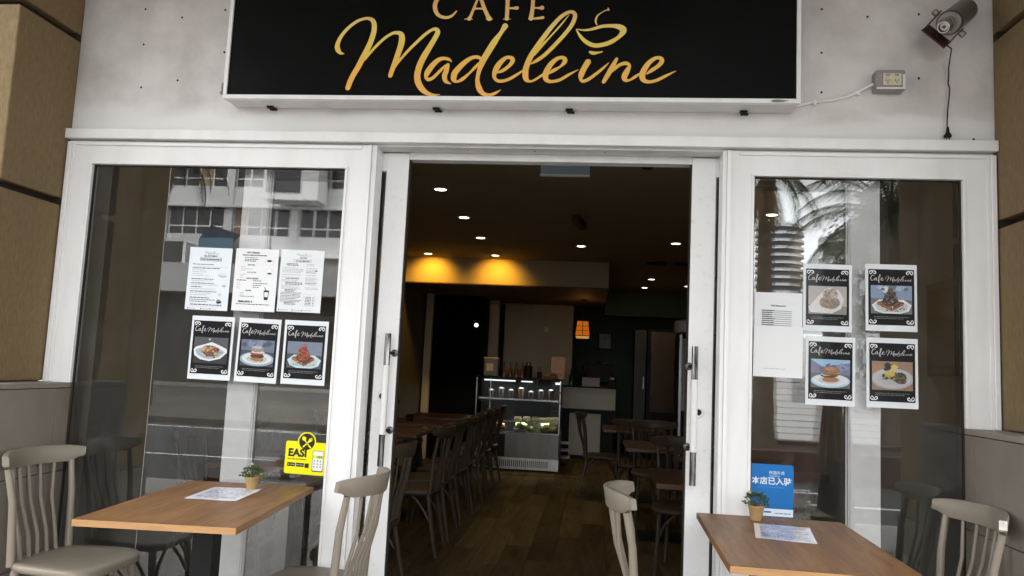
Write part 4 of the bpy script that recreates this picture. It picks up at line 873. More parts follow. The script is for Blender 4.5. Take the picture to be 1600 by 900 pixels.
# blue delivery sticker (its animal mascot is left out: the white panel stays plain)
t = thing('blue_sticker', 'blue delivery sticker with white Chinese lettering behind the small plant', 'sticker', (0.774, -0.002, 0.881)); t.rotation_euler = (0, R(0.2), 0)
g = MB(); g.col = (0.0, 0.135, 0.42); rrect(g, -0.0905, 0.0905, -0.108, 0.109, 0.010, 0); part('sheet', g, M_stick, t)
g = MB(); g.col = (0.66, 0.74, 0.80)
g.rect(-0.0895, 0.0895, -0.107, -0.076, -0.0003)
g.text('本店已入驻', 0.0, 0.027, 0.033, -0.0003, 'CENTER', bold=0.0007); g.text('熊猫外卖', -0.012, 0.068, 0.0165, -0.0003, 'LEFT'); g.text('HungryPanda', -0.012, 0.058, 0.0085, -0.0003, 'LEFT')
g.col = (0.10, 0.30, 0.58); g.greek(-0.055, 0.055, 0.012, 0.0024, -0.0003, rnd); g.col = (0.02, 0.16, 0.42)
g.greek(-0.03, 0.0, -0.094, 0.008, -0.0005, rnd); g.greek(0.015, 0.08, -0.096, 0.004, -0.0005, rnd); part('print', g, M_stick, t)
# ================================================================ tables, chairs, plants and menus outside
def make_table(lab, loc, rz, w=0.59, d=0.91, h=0.775, grp='oak tables on the footpath'):
    t = thing('cafe_table', lab, 'table', loc, rz, grp)
    part('tabletop', BX(-w / 2, w / 2, -d / 2, d / 2, h - 0.0235, h), M_table, t, bevel=0.0015)
    for a in ((-w / 2, w / 2, -d / 2 - 0.0012, -d / 2 - 0.0001), (-w / 2, w / 2, d / 2 + 0.0001, d / 2 + 0.0012)):
        part('edge_band', BX(a[0] + 0.001, a[1] - 0.001, a[2], a[3], h - 0.0228, h - 0.0008), M_edge, t)
    for a in ((-w / 2 - 0.0012, -w / 2 - 0.0001), (w / 2 + 0.0001, w / 2 + 0.0012)):
        part('edge_band', BX(a[0], a[1], -d / 2 + 0.001, d / 2 - 0.001, h - 0.0228, h - 0.0008), M_table, t)
    part('pedestal', BX(-0.042, 0.042, -0.042, 0.042, 0.015, h - 0.032), M_dark, t, bevel=0.004)
    part('mounting_plate', BX(-0.17, 0.17, -0.2, 0.2, h - 0.0315, h - 0.024), M_dark, t)
    part('base', BX(-0.22, 0.22, -0.25, 0.25, 0.0, 0.0145), M_dark, t, bevel=0.004)
    return t
make_table('oak topped table outside under the menu window with a chair at each side', (-1.479, -0.486, 0), R(4.2), 0.562, 0.905)
make_table('oak topped table outside under the poster window, nearer the doorway chair', (0.742, -0.498, 0), R(-1.2), 0.585, 0.91)

def make_chair(name_lab, grp, m):
    t = thing('spindle_chair', name_lab, 'chair', (0, 0, 0), 0, grp)
    # seat: rounded trapezium, a little dished, with a thick front roll
    prof = []
    for k in range(40):
        a = 2 * math.pi * k / 40; c, s = math.cos(a), math.sin(a)
        n = 4.2; rr = (abs(c) ** n + abs(s) ** n) ** (-1 / n)
        y = s * rr * 0.205; w = 0.212 + 0.05 * (y / 0.41)
        prof.append((c * rr * w, y))
    rings = []
    for sc_, z, dip in ((0.90, 0.418, 0), (0.975, 0.424, 0), (1.0, 0.436, 0), (0.995, 0.449, 0), (0.965, 0.4555, 0), (0.80, 0.453, 1), (0.45, 0.447, 1), (0.12, 0.445, 1)):
        rings.append([(x * sc_, y * sc_, z - (0.010 * max(0, y / 0.205) ** 3 if sc_ > 0.9 else 0)) for x, y in prof])
    part('seat', MB().loft(rings), m, t, smooth=True, angle=60)
    # crest rail: bowed in plan, swept ends
    def arc(u): return (u * 0.235, -0.272 + 0.100 * abs(u) ** 1.8)
    rings = []
    N = 22
    for i in range(N + 1):
        u = -1 + 2 * i / N; x, y = arc(u); x2, y2 = arc(u + 0.01); tx, ty = x2 - x, y2 - y; l = math.hypot(tx, ty); nx_, ny_ = -ty / l, tx / l
        e = max(0.0, (abs(u) - 0.72) / 0.28)
        top = 0.905 - 0.008 * u * u - 0.006 * e * e; bot = 0.824 + 0.004 * abs(u) + 0.034 * e ** 1.6
        if abs(u) == 1: bot = top - 0.040
        th = 0.0125; ring = []
        for z, q in ((bot, -0.8), (bot + 0.004, -1), (top - 0.005, -1), (top, -0.7), (top, 0.7), (top - 0.005, 1), (bot + 0.004, 1), (bot, 0.8)):
            lean = -0.16 * (z - 0.80)
            ring.append((x + nx_ * th * q, y + ny_ * th * q + lean, z))
        rings.append(ring)
    part('crest_rail', MB().loft(rings), m, t, smooth=True, angle=50)
    for s in (-1, 1):
        x1, y1 = arc(0.80 * s)
        part('post', MB().tube([(0.168 * s, -0.165, 0.44), (0.171 * s, -0.172, 0.56), (0.175 * s, -0.182, 0.70), (x1, y1 - 0.004, 0.833)], [0.0175, 0.0165, 0.015, 0.013], 12), m, t, smooth=True)
    for k in range(5):
        u = (-0.52 + 0.26 * k); x1, y1 = arc(u)
        part('spindle', MB().tube([(u * 0.20, -0.182 + 0.012 * abs(u), 0.445), (u * 0.203, -0.193, 0.54), (u * 0.213, (y1 - 0.193) / 2 - 0.012, 0.68), (x1, y1 - 0.001, 0.830)], [0.0088, 0.0085, 0.0078, 0.007], 8), m, t, smooth=True)
    for s in (-1, 1):
        part('leg', MB().tube([(0.165 * s, 0.150, 0.43), (0.178 * s, 0.172, 0.22), (0.192 * s, 0.196, 0.0)], [0.018, 0.0165, 0.0135], 10), m, t, smooth=True)
        part('leg', MB().tube([(0.152 * s, -0.150, 0.43), (0.168 * s, -0.185, 0.22), (0.188 * s, -0.232, 0.0)], [0.018, 0.0165, 0.0135], 10), m, t, smooth=True)
        part('brace', MB().tube([(0.182 * s, 0.178, 0.205), (0.174 * s, 0.120, 0.31), (0.160 * s, 0.06, 0.385), (0.150 * s, 0.0, 0.424)], 0.0085, 8), m, t, smooth=True)
        part('brace', MB().tube([(0.172 * s, -0.194, 0.205), (0.165 * s, -0.130, 0.31), (0.155 * s, -0.07, 0.385), (0.150 * s, -0.01, 0.424)], 0.0085, 8), m, t, smooth=True)
    part('front_arch', MB().tube([(-0.180, 0.176, 0.22), (-0.135, 0.170, 0.34), (-0.07, 0.165, 0.405), (0, 0.163, 0.424), (0.07, 0.165, 0.405), (0.135, 0.170, 0.34), (0.180, 0.176, 0.22)], 0.0085, 8), m, t, smooth=True)
    return t
GC = 'taupe spindle back chairs outside'
ch = make_chair('taupe spindle chair outside against the tiled plinth, left of the menu window table', GC, M_taupe)
index_kids()
ch.location = (-2.185, -0.245, 0); ch.rotation_euler = (0, 0, R(-92))
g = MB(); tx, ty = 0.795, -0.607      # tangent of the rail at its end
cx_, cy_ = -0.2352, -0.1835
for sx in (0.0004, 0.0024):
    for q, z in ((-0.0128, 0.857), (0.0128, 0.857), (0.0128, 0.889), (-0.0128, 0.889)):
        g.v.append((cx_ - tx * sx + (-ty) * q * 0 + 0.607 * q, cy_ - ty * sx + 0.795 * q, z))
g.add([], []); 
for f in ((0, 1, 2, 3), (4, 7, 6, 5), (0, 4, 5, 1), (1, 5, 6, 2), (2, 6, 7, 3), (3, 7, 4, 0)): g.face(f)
wt = part('lit_worn_tip', g, M_lit_worn_tip, ch, label='pale end of the crest rail, painted highlight and chip')  # pale plate: painted highlight on this chair, chip on the last one
c2 = dup(ch, (-1.110, -0.325, 0), R(86), 'taupe spindle chair outside with its back to the doorway, at the menu window table', GC)
c3 = dup(ch, (0.358, -0.300, 0), R(-92), 'taupe spindle chair outside seen edge on in front of the open doorway', GC)
c4 = dup(ch, (1.262, -0.262, 0), R(95), 'taupe spindle chair outside with a pale chipped crest end, right of the poster window table', GC)
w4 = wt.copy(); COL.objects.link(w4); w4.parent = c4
index_kids()

def plant(lab, loc, seed, flowers, s=1.0):
    t = thing('potted_plant', lab, 'plant', loc, seed, 'tiny potted plants on the tables')
    rnd = random.Random(seed)
    mpot = mat('kraft_pot', (0.36, 0.235, 0.095), 0.75, var=0.12, vscale=60, bump=0.1, bscale=200)
    part('pot', MB().lathe([(0.021 * s, 0), (0.0225 * s, 0.004 * s), (0.031 * s, 0.050 * s), (0.034 * s, 0.054 * s), (0.034 * s, 0.060 * s), (0.030 * s, 0.060 * s), (0.028 * s, 0.050 * s)], 22), mpot, t, smooth=True)
    part('soil', MB().lathe([(0.029 * s, 0.048 * s), (0.028 * s, 0.053 * s), (0.012 * s, 0.056 * s)], 14), M_joint, t)
    g = MB(); st = MB()
    for k in range(150):
        a = rnd.uniform(0, 6.28); e = rnd.uniform(-0.25, 1.45); r = (0.036 + rnd.uniform(-0.012, 0.008)) * s
        c = Vector((math.cos(a) * math.cos(e) * r * 1.15, math.sin(a) * math.cos(e) * r * 1.15, 0.068 * s + math.sin(e) * r))
        d = Vector((math.cos(a) * 0.8, math.sin(a) * 0.8, rnd.uniform(-0.2, 1.0))).normalized()
        w = d.cross(Vector((rnd.uniform(-1, 1), rnd.uniform(-1, 1), rnd.uniform(0.3, 1)))).normalized(); up = w.cross(d)
        l, b = rnd.uniform(0.010, 0.017) * s, rnd.uniform(0.004, 0.0065) * s
        g.add([c, c + d * l * 0.45 + w * b + up * 0.001, c + d * l, c + d * l * 0.45 - w * b + up * 0.001], [(0, 1, 2, 3)])
        if k % 6 == 0: st.tube([(0, 0, 0.05 * s), tuple(c)], 0.0008 * s, 4)
    part('foliage', g, mat('plant_leaf', (0.055, 0.105, 0.018), 0.5, col2=(0.018, 0.045, 0.008), vscale=60, spec=0.4), t, kind='stuff')
    part('stems', st, mat('plant_stem', (0.05, 0.07, 0.02), 0.7), t, kind='stuff')
    for (px, py, pz, r, col, nm) in flowers:
        c = Vector((px, py, pz)) * s; f = MB()
        for k in range(6):
            a = k * 1.047; d = Vector((math.cos(a), math.sin(a), 0.35)); w = Vector((-math.sin(a), math.cos(a), 0))
            f.add([c, c + d * r * 0.6 + w * r * 0.42, c + d * r * 1.05 + Vector((0, 0, r * 0.3)), c + d * r * 0.6 - w * r * 0.42], [(0, 1, 2, 3)])
        f.lathe([(r * 0.45, -0.2 * r), (r * 0.55, 0.2 * r), (r * 0.2, 0.65 * r)], 8, c)
        part('flower', f, mat(nm, col, 0.6), t, smooth=True)
    return t
plant('tiny potted plant with a white and a yellow bloom on the menu window table', (-1.449, -0.185, 0.775), 3, [(0.012, -0.010, 0.112, 0.010, (0.75, 0.75, 0.70), 'white_petal'), (-0.033, -0.022, 0.068, 0.010, (0.75, 0.66, 0.06), 'yellow_petal')], 0.92)
plant('tiny potted plant with a pink and a yellow bloom on the poster window table', (0.686, -0.125, 0.775), 2.2, [(0.028, 0.006, 0.104, 0.009, (0.72, 0.50, 0.52), 'pink_petal'), (0.020, 0.020, 0.110, 0.009, (0.72, 0.62, 0.10), 'lemon_petal')], 1.0)

def table_menu(lab, loc, rz, seed, blue):
    t = thing('table_menu', lab, 'menu', loc, rz, 'paper menus lying on the tables')
    g = MB(); g.col = (0.80, 0.80, 0.84)
    W, H = 0.21, 0.30
    for i in range(6):
        for j in range(4):
            z = lambda u, v: 0.0012 + 0.0025 * (u > 0.99) * (v > 0.99) + 0.0006 * math.sin(u * 7 + v * 3)
            P = [(i / 6, j / 4), ((i + 1) / 6, j / 4), ((i + 1) / 6, (j + 1) / 4), (i / 6, (j + 1) / 4)]
            g.quad(*[((u - 0.5) * W, (v - 0.5) * H, z(u, v)) for u, v in P])
    part('sheet', g, M_gl_paper, t)
    g = MB(); rnd = random.Random(seed); y = 0.125
    while y > -0.13:
        x = -0.085
        while x < 0.08:
            w = rnd.uniform(0.006, 0.04)
            if rnd.random() < 0.8:
                g.col = (0.20, 0.22, 0.34) if rnd.random() < 0.6 else (0.42, 0.45, 0.56)
                g.quad((x, y, 0.0026), (min(x + w, 0.09), y, 0.0026), (min(x + w, 0.09), y + 0.0035, 0.0026), (x, y + 0.0035, 0.0026))
            x += w + 0.004
        y -= rnd.choice((0.0075, 0.0075, 0.012))
    part('print', g, M_gl_paper, t)
M_gl_paper = print_mat('glossy_menu_paper', 0.16, 0.5)
table_menu('white paper menu lying on the menu window table before the potted plant', (-1.497, -0.330, 0.775), R(4), 3, 0)
table_menu('white paper menu lying on the poster window table before the potted plant', (0.738, -0.368, 0.775), R(-10), 5, 1)
# ================================================================ inside the cafe
WARM = (1.0, 0.76, 0.42)
M_lamp = emit('downlight_lamp', (1.0, 0.86, 0.62), 1.516)
def downlight(x, y, lab, watts, k, spot=True, z=ZC):
    t = thing('downlight', lab, 'ceiling light', (x, y, z), 0, 'small round ceiling downlights')
    part('rim', MB().lathe([(0.060, -0.0005), (0.060, -0.006), (0.046, -0.008), (0.044, -0.0015)], 24), M_white, t, smooth=True)
    part('lamp', MB().lathe([(0.043, -0.0012), (0.043, -0.0045), (0.02, -0.0055)], 20), M_lamp, t)
    if spot:
        l = bpy.data.lights.new('downlight_glow', 'SPOT'); l.energy = watts; l.color = WARM if k not in (3, 4) else (1.0, 0.48, 0.03); l.spot_size = R(115 if k not in (3, 4) else 112); l.spot_blend = 0.9; l.shadow_soft_size = 0.04
        o = bpy.data.objects.new('downlight_glow', l); COL.objects.link(o); o.parent = t; o.location = (0, 0, -0.02)
        if k in (3, 4): o.rotation_euler = (R(48), 0, 0)                 # these two are tilted to wash the bulkhead
for k, (x, y, lab) in enumerate((
    (-1.22, 2.30, 'warm round downlight nearest the doorway in the row over the dining chairs'),
    (-1.22, 3.40, 'warm round downlight second from the doorway in the row over the dining chairs'),
    (-1.226, 4.49, 'warm round downlight third from the doorway in the row over the dining chairs'),
    (-1.227, 5.74, 'warm round downlight before the yellow lit bulkhead at the end of the row'),
    (-2.065, 5.76, 'warm round downlight washing the corner of the bulkhead by the wall'),
    (-0.174, 4.85, 'warm round downlight alone over the middle of the floor'),
    (0.804, 4.51, 'warm round downlight above the dark tables by the wall'),
    (0.789, 7.63, 'small warm downlight before the back wall, first of two close together'),
    (0.762, 8.74, 'small warm downlight before the back wall, second of two close together'),
    (1.38, 8.36, 'small warm downlight half hidden by the door edge'),
    (1.418, 2.96, 'warm downlight glimpsed through the poster window'))):
    downlight(x, y, lab, 3.720 if k in (3, 4) else 1.6650, k)

# bulkhead over the kitchen end, with the kitchen's panels below
t = thing('bulkhead', 'dropped beige ceiling bulkhead with two yellow pools of lamplight', 'bulkhead', (-1.15, 7.4, 2.38))
part('casing', BX(XL + 0.002, 0.158, 6.08, 8.75, 2.38, ZC - 0.002), mat('bulkhead_paint', (0.50, 0.41, 0.28), 0.7, var=0.03, vscale=3), t, world=True)
part('underside', BX(XL + 0.002, 0.158, 6.081, 8.75, 2.368, 2.3795), mat('brown_soffit_boards', (0.13, 0.075, 0.03), 0.7, var=0.15, vscale=6, stretch=(0.3, 4, 1)), t, world=True)  # boards whose dark brown also paints in the shade under the bulkhead
part('lower_beam', BX(0.165, XR - 0.003, 9.6, 10.0, 2.30, ZC - 0.002), M_teal, t, world=True)
t = thing('column_wall', 'plain beige partition wall rising behind the cake cabinet', 'wall', (-0.9, 9.0, 0))
part('face', BX(-1.45, -0.345, 8.98, 9.20, 0.0, 2.62), M_wall_in, t, world=True)
part('switch_plate', BX(-0.80, -0.74, 8.972, 8.979, 1.95, 2.03), M_white, t, world=True)
t = thing('kitchen_opening', 'black kitchen opening framed in beige behind the dining chairs', 'doorway', (-2.0, 7.6, 0))
part('dark_panel', BX(-2.34, -1.60, 7.60, 7.66, 0.0, 2.36), M_blackboard, t, world=True)
part('frame', BX(-2.44, -2.342, 7.52, 7.66, 0.0, 2.37), M_wall_in, t, world=True)
part('return_wall', BX(-1.60, -1.452, 8.2, 8.3, 0.9, 2.36), M_wall_in, t, world=True)
part('rail', MB().tube([(-1.9, 7.9, 2.29), (-0.9, 7.9, 2.29)], 0.012, 8), M_steel, t, world=True, smooth=True)
t = thing('kitchen_lamp', 'small bright lamp glowing in the dark kitchen opening', 'lamp', (-1.70, 7.575, 1.93))
part('bulb', MB().lathe([(0.012, -0.02), (0.03, -0.005), (0.028, 0.02), (0.012, 0.035)], 14, (0, 0, 0)), emit('white_bulb', (1, 0.97, 0.9), 0.2842), t, smooth=True)
part('holder', MB().tube([(0, 0.0, 0.035), (0, 0.012, 0.08), (0, 0.026, 0.09)], 0.009, 8), M_dark, t)

# cake display cabinet
cx0, cx1, cy0, cy1 = -1.545, -0.412, 6.84, 7.42
t = thing('display_cabinet', 'steel and glass refrigerated cake cabinet with lit shelves', 'display cabinet', ((cx0 + cx1) / 2, 7.1, 0))
part('body', BX(cx0, cx1, cy0, cy1, 0.02, 0.485), mat('dull_steel', (0.13, 0.12, 0.11), 0.38, 1.0, var=0.2, vscale=5, stretch=(1, 1, 0.3)), t, world=True, bevel=0.004)
part('plinth', BX(cx0 + 0.01, cx1 - 0.01, cy0 + 0.02, cy1, 0.0, 0.0195), M_dark, t, world=True)
gr = part('grille_panel', BX(cx0 + 0.01, cx1 + 0.006, cy0 - 0.012, cy0 - 0.0005, 0.022, 0.17), M_steel, t, world=True, bevel=0.002)
sl = None
for k in range(34):
    o = part('vent_slot', BX(0, 0.011, 0, 0.003, 0, 0.085), M_dark, gr) if sl is None else sl.copy()
    if sl is None: sl = o
    else: COL.objects.link(o); o.parent = gr
    o.location = (-0.44 + 0.026 * k + (cx0 + cx1) / 2 - (cx0 + cx1) / 2, cy0 - 0.014 - 7.1, 0.055)
part('dark_side', BX(cx0 - 0.02, cx0 + 0.42, cy0 - 0.004, cy0 - 0.0012, 0.18, 0.47), M_dark, t, world=True)
part('base_deck', BX(cx0, cx1, cy0, cy1, 0.4855, 0.505), M_chrome, t, world=True)
part('back', BX(cx0, cx1, cy1 - 0.02, cy1, 0.506, 1.20), M_dark, t, world=True)
part('top', BX(cx0, cx1, cy0 + 0.01, cy1, 1.20, 1.222), M_dark, t, world=True)
for z in (0.64, 0.93):
    part('shelf', BX(cx0 + 0.03, cx1 - 0.03, cy0 + 0.06, cy1 - 0.03, z, z + 0.008), M_glass2, t, world=True)
    part('shelf_edge', BX(cx0 + 0.03, cx1 - 0.03, cy0 + 0.052, cy0 + 0.0595, z - 0.012, z + 0.010), M_chrome, t, world=True)
for x in (cx0, cx1 - 0.014): part('corner_post', BX(x, x + 0.014, cy0 + 0.001, cy0 + 0.016, 0.506, 1.199), M_chrome, t, world=True)
part('corner_post', BX(cx0 + 0.19, cx0 + 0.198, cy0 + 0.001, cy0 + 0.012, 0.506, 1.199), M_chrome, t, world=True)
g = MB(); g.quad((cx0 + 0.014, cy0 + 0.004, 0.506), (cx1 - 0.014, cy0 + 0.004, 0.506), (cx1 - 0.014, cy0 + 0.004, 1.199), (cx0 + 0.014, cy0 + 0.004, 1.199)); part('front_glass', g, M_glass2, t, world=True)
M_strip = emit('cool_light_strip', (0.9, 0.97, 1.0), 0.1705)
part('light_strip', BX(cx0 + 0.10, cx0 + 0.52, cy0 + 0.03, cy0 + 0.05, 1.165, 1.182), M_strip, t, world=True)
part('light_strip', BX(cx0 + 0.60, cx0 + 0.75, cy0 + 0.03, cy0 + 0.05, 1.165, 1.180), M_strip, t, world=True)
part('light_strip', BX(cx1 - 0.075, cx1 - 0.015, cy0 + 0.02, cy0 + 0.05, 1.150, 1.178), M_strip, t, world=True)
part('light_strip', BX(cx1 - 0.013, cx1 - 0.003, cy0 - 0.004, cy0 + 0.0005, 0.76, 1.15), emit('edge_light_strip', (0.85, 0.95, 1.0), 0.02842), t, world=True)
part('sticker_strip', MB().box(cx1 - 0.030, cx1 + 0.004, cy0 - 0.006, cy0 - 0.0042, 1.03, 1.06).box(cx1 - 0.026, cx1 + 0.002, cy0 - 0.006, cy0 - 0.0042, 0.90, 0.915), mat('red_label', (0.5, 0.03, 0.08), 0.5), t, world=True)
def light_area(nm, loc, e, sx, sy, col, par):
    l = bpy.data.lights.new(nm, 'AREA'); l.shape = 'RECTANGLE'; l.size = sx; l.size_y = sy; l.energy = e; l.color = col
    o = bpy.data.objects.new(nm, l); COL.objects.link(o); o.parent = par; o.location = tuple(Vector(loc) - root_of(par).location)
light_area('cabinet_tube_glow', ((cx0 + cx1) / 2, cy0 + 0.16, 1.155), 0.8, 1.0, 0.04, (0.92, 1.0, 0.95), t)
light_area('added_fruit_glow', ((cx0 + cx1) / 2, cy0 + 0.13, 0.628), 0.9, 1.0, 0.04, (0.92, 1.0, 0.95), t)  # light added without a fitting to brighten the fruit trays
# food in the cabinet: trays, cakes, limes, lemons
rnd = random.Random(11)
M_cream = mat('cream_cake', (0.55, 0.50, 0.36), 0.7, var=0.2, vscale=40); M_choc = mat('chocolate_cake', (0.10, 0.05, 0.025), 0.6, var=0.2, vscale=40)
M_lime = mat('lime_skin', (0.30, 0.42, 0.04), 0.4, var=0.15, vscale=60); M_lemon = mat('lemon_skin', (0.72, 0.60, 0.05), 0.4, var=0.1, vscale=60)
for k, x in enumerate((-0.98, -0.86, -0.74, -0.64, -0.55, -0.47)):
    tt = thing('cake_slice', ('cream coloured cake slice on the lower cabinet shelf, ' + ('nearest the dining chairs', 'second from the dining chairs', 'third from the dining chairs', 'fourth from the dining chairs', 'fifth from the dining chairs', 'at the bright cabinet edge')[k]), 'cake', (x, 6.98, 0.6485), 0, 'cake slices on the cabinet shelf')
    part('sponge', BX(-0.052, 0.046, -0.05, 0.08, 0, 0.035 + 0.006 * (k % 3)), M_cream, tt, bevel=0.006)
    part('topping', BX(-0.046, 0.040, -0.044, 0.07, 0.0355 + 0.006 * (k % 3), 0.048 + 0.006 * (k % 3)), M_choc if k == 2 else mat('pale_icing', (0.62, 0.58, 0.42), 0.5, var=0.1, vscale=50), tt, bevel=0.004)
def fruit(kind, x, lab, m, n, r):
    tt = thing(kind, lab, 'fruit tray', (x, 6.98, 0.5055), 0, 'fruit trays at the foot of the cabinet')
    part('tray', MB().loft([[(-0.11, -0.07, 0), (0.11, -0.07, 0), (0.11, 0.07, 0), (-0.11, 0.07, 0)], [(-0.125, -0.085, 0.05), (0.125, -0.085, 0.05), (0.125, 0.085, 0.05), (-0.125, 0.085, 0.05)]]), M_chrome, tt)
    rr = random.Random(n)
    for k in range(n):
        a = (-0.08 + 0.16 * (k + 0.5) / n, rr.uniform(-0.05, 0.0), 0.062 + rr.uniform(0, 0.035))
        part('fruit', MB().lathe([(0.15 * r, -1.15 * r), (0.6 * r, -0.85 * r), (0.95 * r, -0.3 * r), (0.95 * r, 0.3 * r), (0.6 * r, 0.85 * r), (0.15 * r, 1.15 * r)], 12, a, (1, rr.uniform(-1, 1), rr.uniform(-0.6, 0.6))), m, tt, smooth=True, angle=80)
fruit('lime_tray', -0.905, 'steel tray of bright green limes in the cabinet', M_lime, 5, 0.036)
fruit('lemon_tray', -0.545, 'steel tray of yellow lemons in the cabinet by its bright edge', M_lemon, 5, 0.031)
fruit('orange_tray', -1.24, 'steel tray of orange fruit in the cabinet behind the chairs', mat('orange_skin', (0.6, 0.24, 0.03), 0.4, var=0.1, vscale=60), 4, 0.034)
tt = thing('cake_ring', 'pale round cake with a pale green rim between the limes and the lemons', 'cake', (-0.72, 6.98, 0.5055))
part('cake', MB().lathe([(0.075, 0), (0.08, 0.02), (0.08, 0.10), (0.068, 0.125), (0.02, 0.13)], 24), mat('green_icing', (0.30, 0.38, 0.22), 0.5, var=0.2, vscale=30), tt, smooth=True)
for k, x in enumerate((-0.80, -0.51)):
    tt = thing('price_card', 'small grey price card on the cabinet shelf by the ' + ('cake ring', 'lemons')[k], 'card', (x, 6.889, 0.585), 0, 'price cards in the cabinet')
    part('card', BX(-0.045, 0.045, -0.002, 0.0, 0, 0.07), mat('grey_card', (0.33, 0.34, 0.34), 0.6), tt)
# goods on the two upper cabinet shelves
M_cup = mat('clear_cup_lid', (0.07, 0.07, 0.068), 0.35, var=0.2, vscale=40)
for k in range(7):
    x = -1.36 + 0.135 * k; hh = (0.09, 0.12, 0.10, 0.13, 0.09, 0.11, 0.12)[k]
    tt = thing('dessert_cup', 'small dessert cup on the top cabinet shelf, ' + ('first from the dark container end', 'second from the dark container end', 'third from the dark container end', 'middle of the row', 'third from the bright edge', 'second from the bright edge', 'first from the bright edge')[k], 'dessert cup', (x, 7.02, 0.9385), 0, 'dessert cups on the cabinet shelf')
    part('cup', MB().lathe([(0.028, 0), (0.038, hh)], 14), M_choc if k % 3 == 0 else mat('dim_cream', (0.075, 0.065, 0.05), 0.6, var=0.2, vscale=40), tt, smooth=True)
    part('lid', MB().lathe([(0.040, hh + 0.0005), (0.040, hh + 0.006), (0.022, hh + 0.022)], 14), M_cup, tt, smooth=True)
# things standing on the cabinet
def jar(nm, x, y, prof, m, lab, cat, grp=None, n=16, z=1.2225, extra=None):
    tt = thing(nm, lab, cat, (x, y, z), 0, grp); part('body', MB().lathe(prof, n), m, tt, smooth=True)
    if extra: part(extra[0], MB().lathe(extra[1], n), extra[2], tt, smooth=True)
    return tt
tt = thing('tissue_box', 'dark clear topped container with a white label at the end of the cabinet', 'container', (-1.37, 7.0, 1.2225))
part('body', BX(-0.10, 0.10, -0.08, 0.08, 0, 0.235), mat('smoked_plastic', (0.06, 0.06, 0.055), 0.3), tt, bevel=0.01); part('lid', BX(-0.105, 0.105, -0.085, 0.085, 0.2355, 0.25), M_alu, tt, bevel=0.005); part('label', BX(-0.06, 0.03, -0.0822, -0.0805, 0.07, 0.17), mat('white_label', (0.45, 0.45, 0.44), 0.6), tt)
M_bottle = mat('brown_sauce_glass', (0.10, 0.045, 0.02), 0.15, spec=0.6)
for k in range(4):
    jar('sauce_bottle', -1.19 + 0.082 * k, 6.95, [(0.03, 0), (0.03, 0.09), (0.012, 0.13), (0.010, 0.17)], M_bottle, 'brown sauce bottle on the cake cabinet, ' + ('beside the dark container', 'second from the dark container', 'third from the dark container', 'beside the black canister')[k], 'bottle', 'sauce bottles on the cabinet', extra=('spout', [(0.012, 0.1705), (0.011, 0.182), (0.003, 0.215)], M_dark))
jar('canister', -0.865, 6.95, [(0.055, 0), (0.055, 0.16), (0.03, 0.165)], M_dark, 'squat black canister in the middle of the cabinet top', 'canister', extra=('lid', [(0.035, 0.1655), (0.035, 0.20), (0.01, 0.21)], M_bottle))
tt = jar('pen_cup', -0.71, 6.95, [(0.032, 0), (0.034, 0.085), (0.03, 0.085), (0.028, 0.01)], M_dark, 'dark cup of pens on the cake cabinet', 'cup')
for k in range(3): part('pen', MB().tube([(0.008 * k - 0.01, 0, 0.02), (0.02 * k - 0.02, 0.01, 0.15)], 0.004, 6), M_bottle, tt)
tt = thing('bread_tray', 'low wicker tray of brown paper bags on the cabinet', 'tray', (-0.56, 6.98, 1.2225))
part('tray', MB().loft([[(-0.09, -0.06, 0), (0.09, -0.06, 0), (0.09, 0.06, 0), (-0.09, 0.06, 0)], [(-0.105, -0.07, 0.035), (0.105, -0.07, 0.035), (0.105, 0.07, 0.035), (-0.105, 0.07, 0.035)]]), mat('wicker', (0.22, 0.13, 0.05), 0.8, var=0.3, vscale=60), tt)
for k in range(4): part('paper_bag', BX(-0.08, 0.08, -0.05, 0.05, 0.036 + 0.010 * k, 0.044 + 0.010 * k), mat('kraft_paper', (0.34, 0.22, 0.11), 0.8, var=0.1, vscale=20), tt)
tt = thing('menu_holder', 'upright pinkish menu card in a clear holder at the cabinet end', 'menu holder', (-0.415, 6.96, 1.2225)); tt.location.x = -0.46
part('card', BX(-0.10, 0.085, -0.003, 0.0, 0.09, 0.30), mat('pink_card', (0.50, 0.38, 0.33), 0.6, var=0.06, vscale=40), tt); part('holder', BX(-0.105, 0.09, -0.03, 0.03, 0.0, 0.085), mat('holder_card', (0.42, 0.33, 0.28), 0.6), tt, bevel=0.003)
g = MB(); g.col = (0.12, 0.09, 0.08); rr = random.Random(8)
for k in range(11): g.greek(-0.085, rr.uniform(0.0, 0.07), 0.275 - 0.015 * k, 0.004, -0.0036, rr)
g.rect(-0.05, 0.05, 0.055, 0.06, -0.0306); part('print', g, M_ink, tt)

# till counter
t = thing('till_counter', 'cream fronted till counter beyond the cake cabinet', 'counter', (-0.05, 8.8, 0))
part('upper_front', BX(-0.50, 0.36, 8.60, 8.64, 0.765, 1.092), M_counter, t, world=True, bevel=0.002)
part('counter_top', BX(-0.52, 0.37, 8.55, 9.0, 1.0925, 1.115), M_dark, t, world=True, bevel=0.003)
part('shelf', BX(-0.50, 0.38, 8.58, 8.96, 0.70, 0.762), M_dark, t, world=True)
part('lower_front', BX(-0.335, 0.145, 8.62, 8.64, 0.06, 0.698), M_counter, t, world=True, bevel=0.002)
part('kick_board', BX(-0.50, 0.34, 8.66, 8.90, 0.0, 0.698), M_dark, t, world=True)
t = thing('paper_stack', 'open drawer rack of white papers beside the cabinet', 'rack', (-0.40, 7.9, 0))
part('frame', BX(-0.42, -0.345, 7.7, 8.0, 0.0, 0.02), M_dark, t, world=True)
for k in range(3): part('shelf', BX(-0.42, -0.29, 7.7, 8.0, 0.1 + 0.10 * k, 0.112 + 0.10 * k), M_alu, t, world=True)
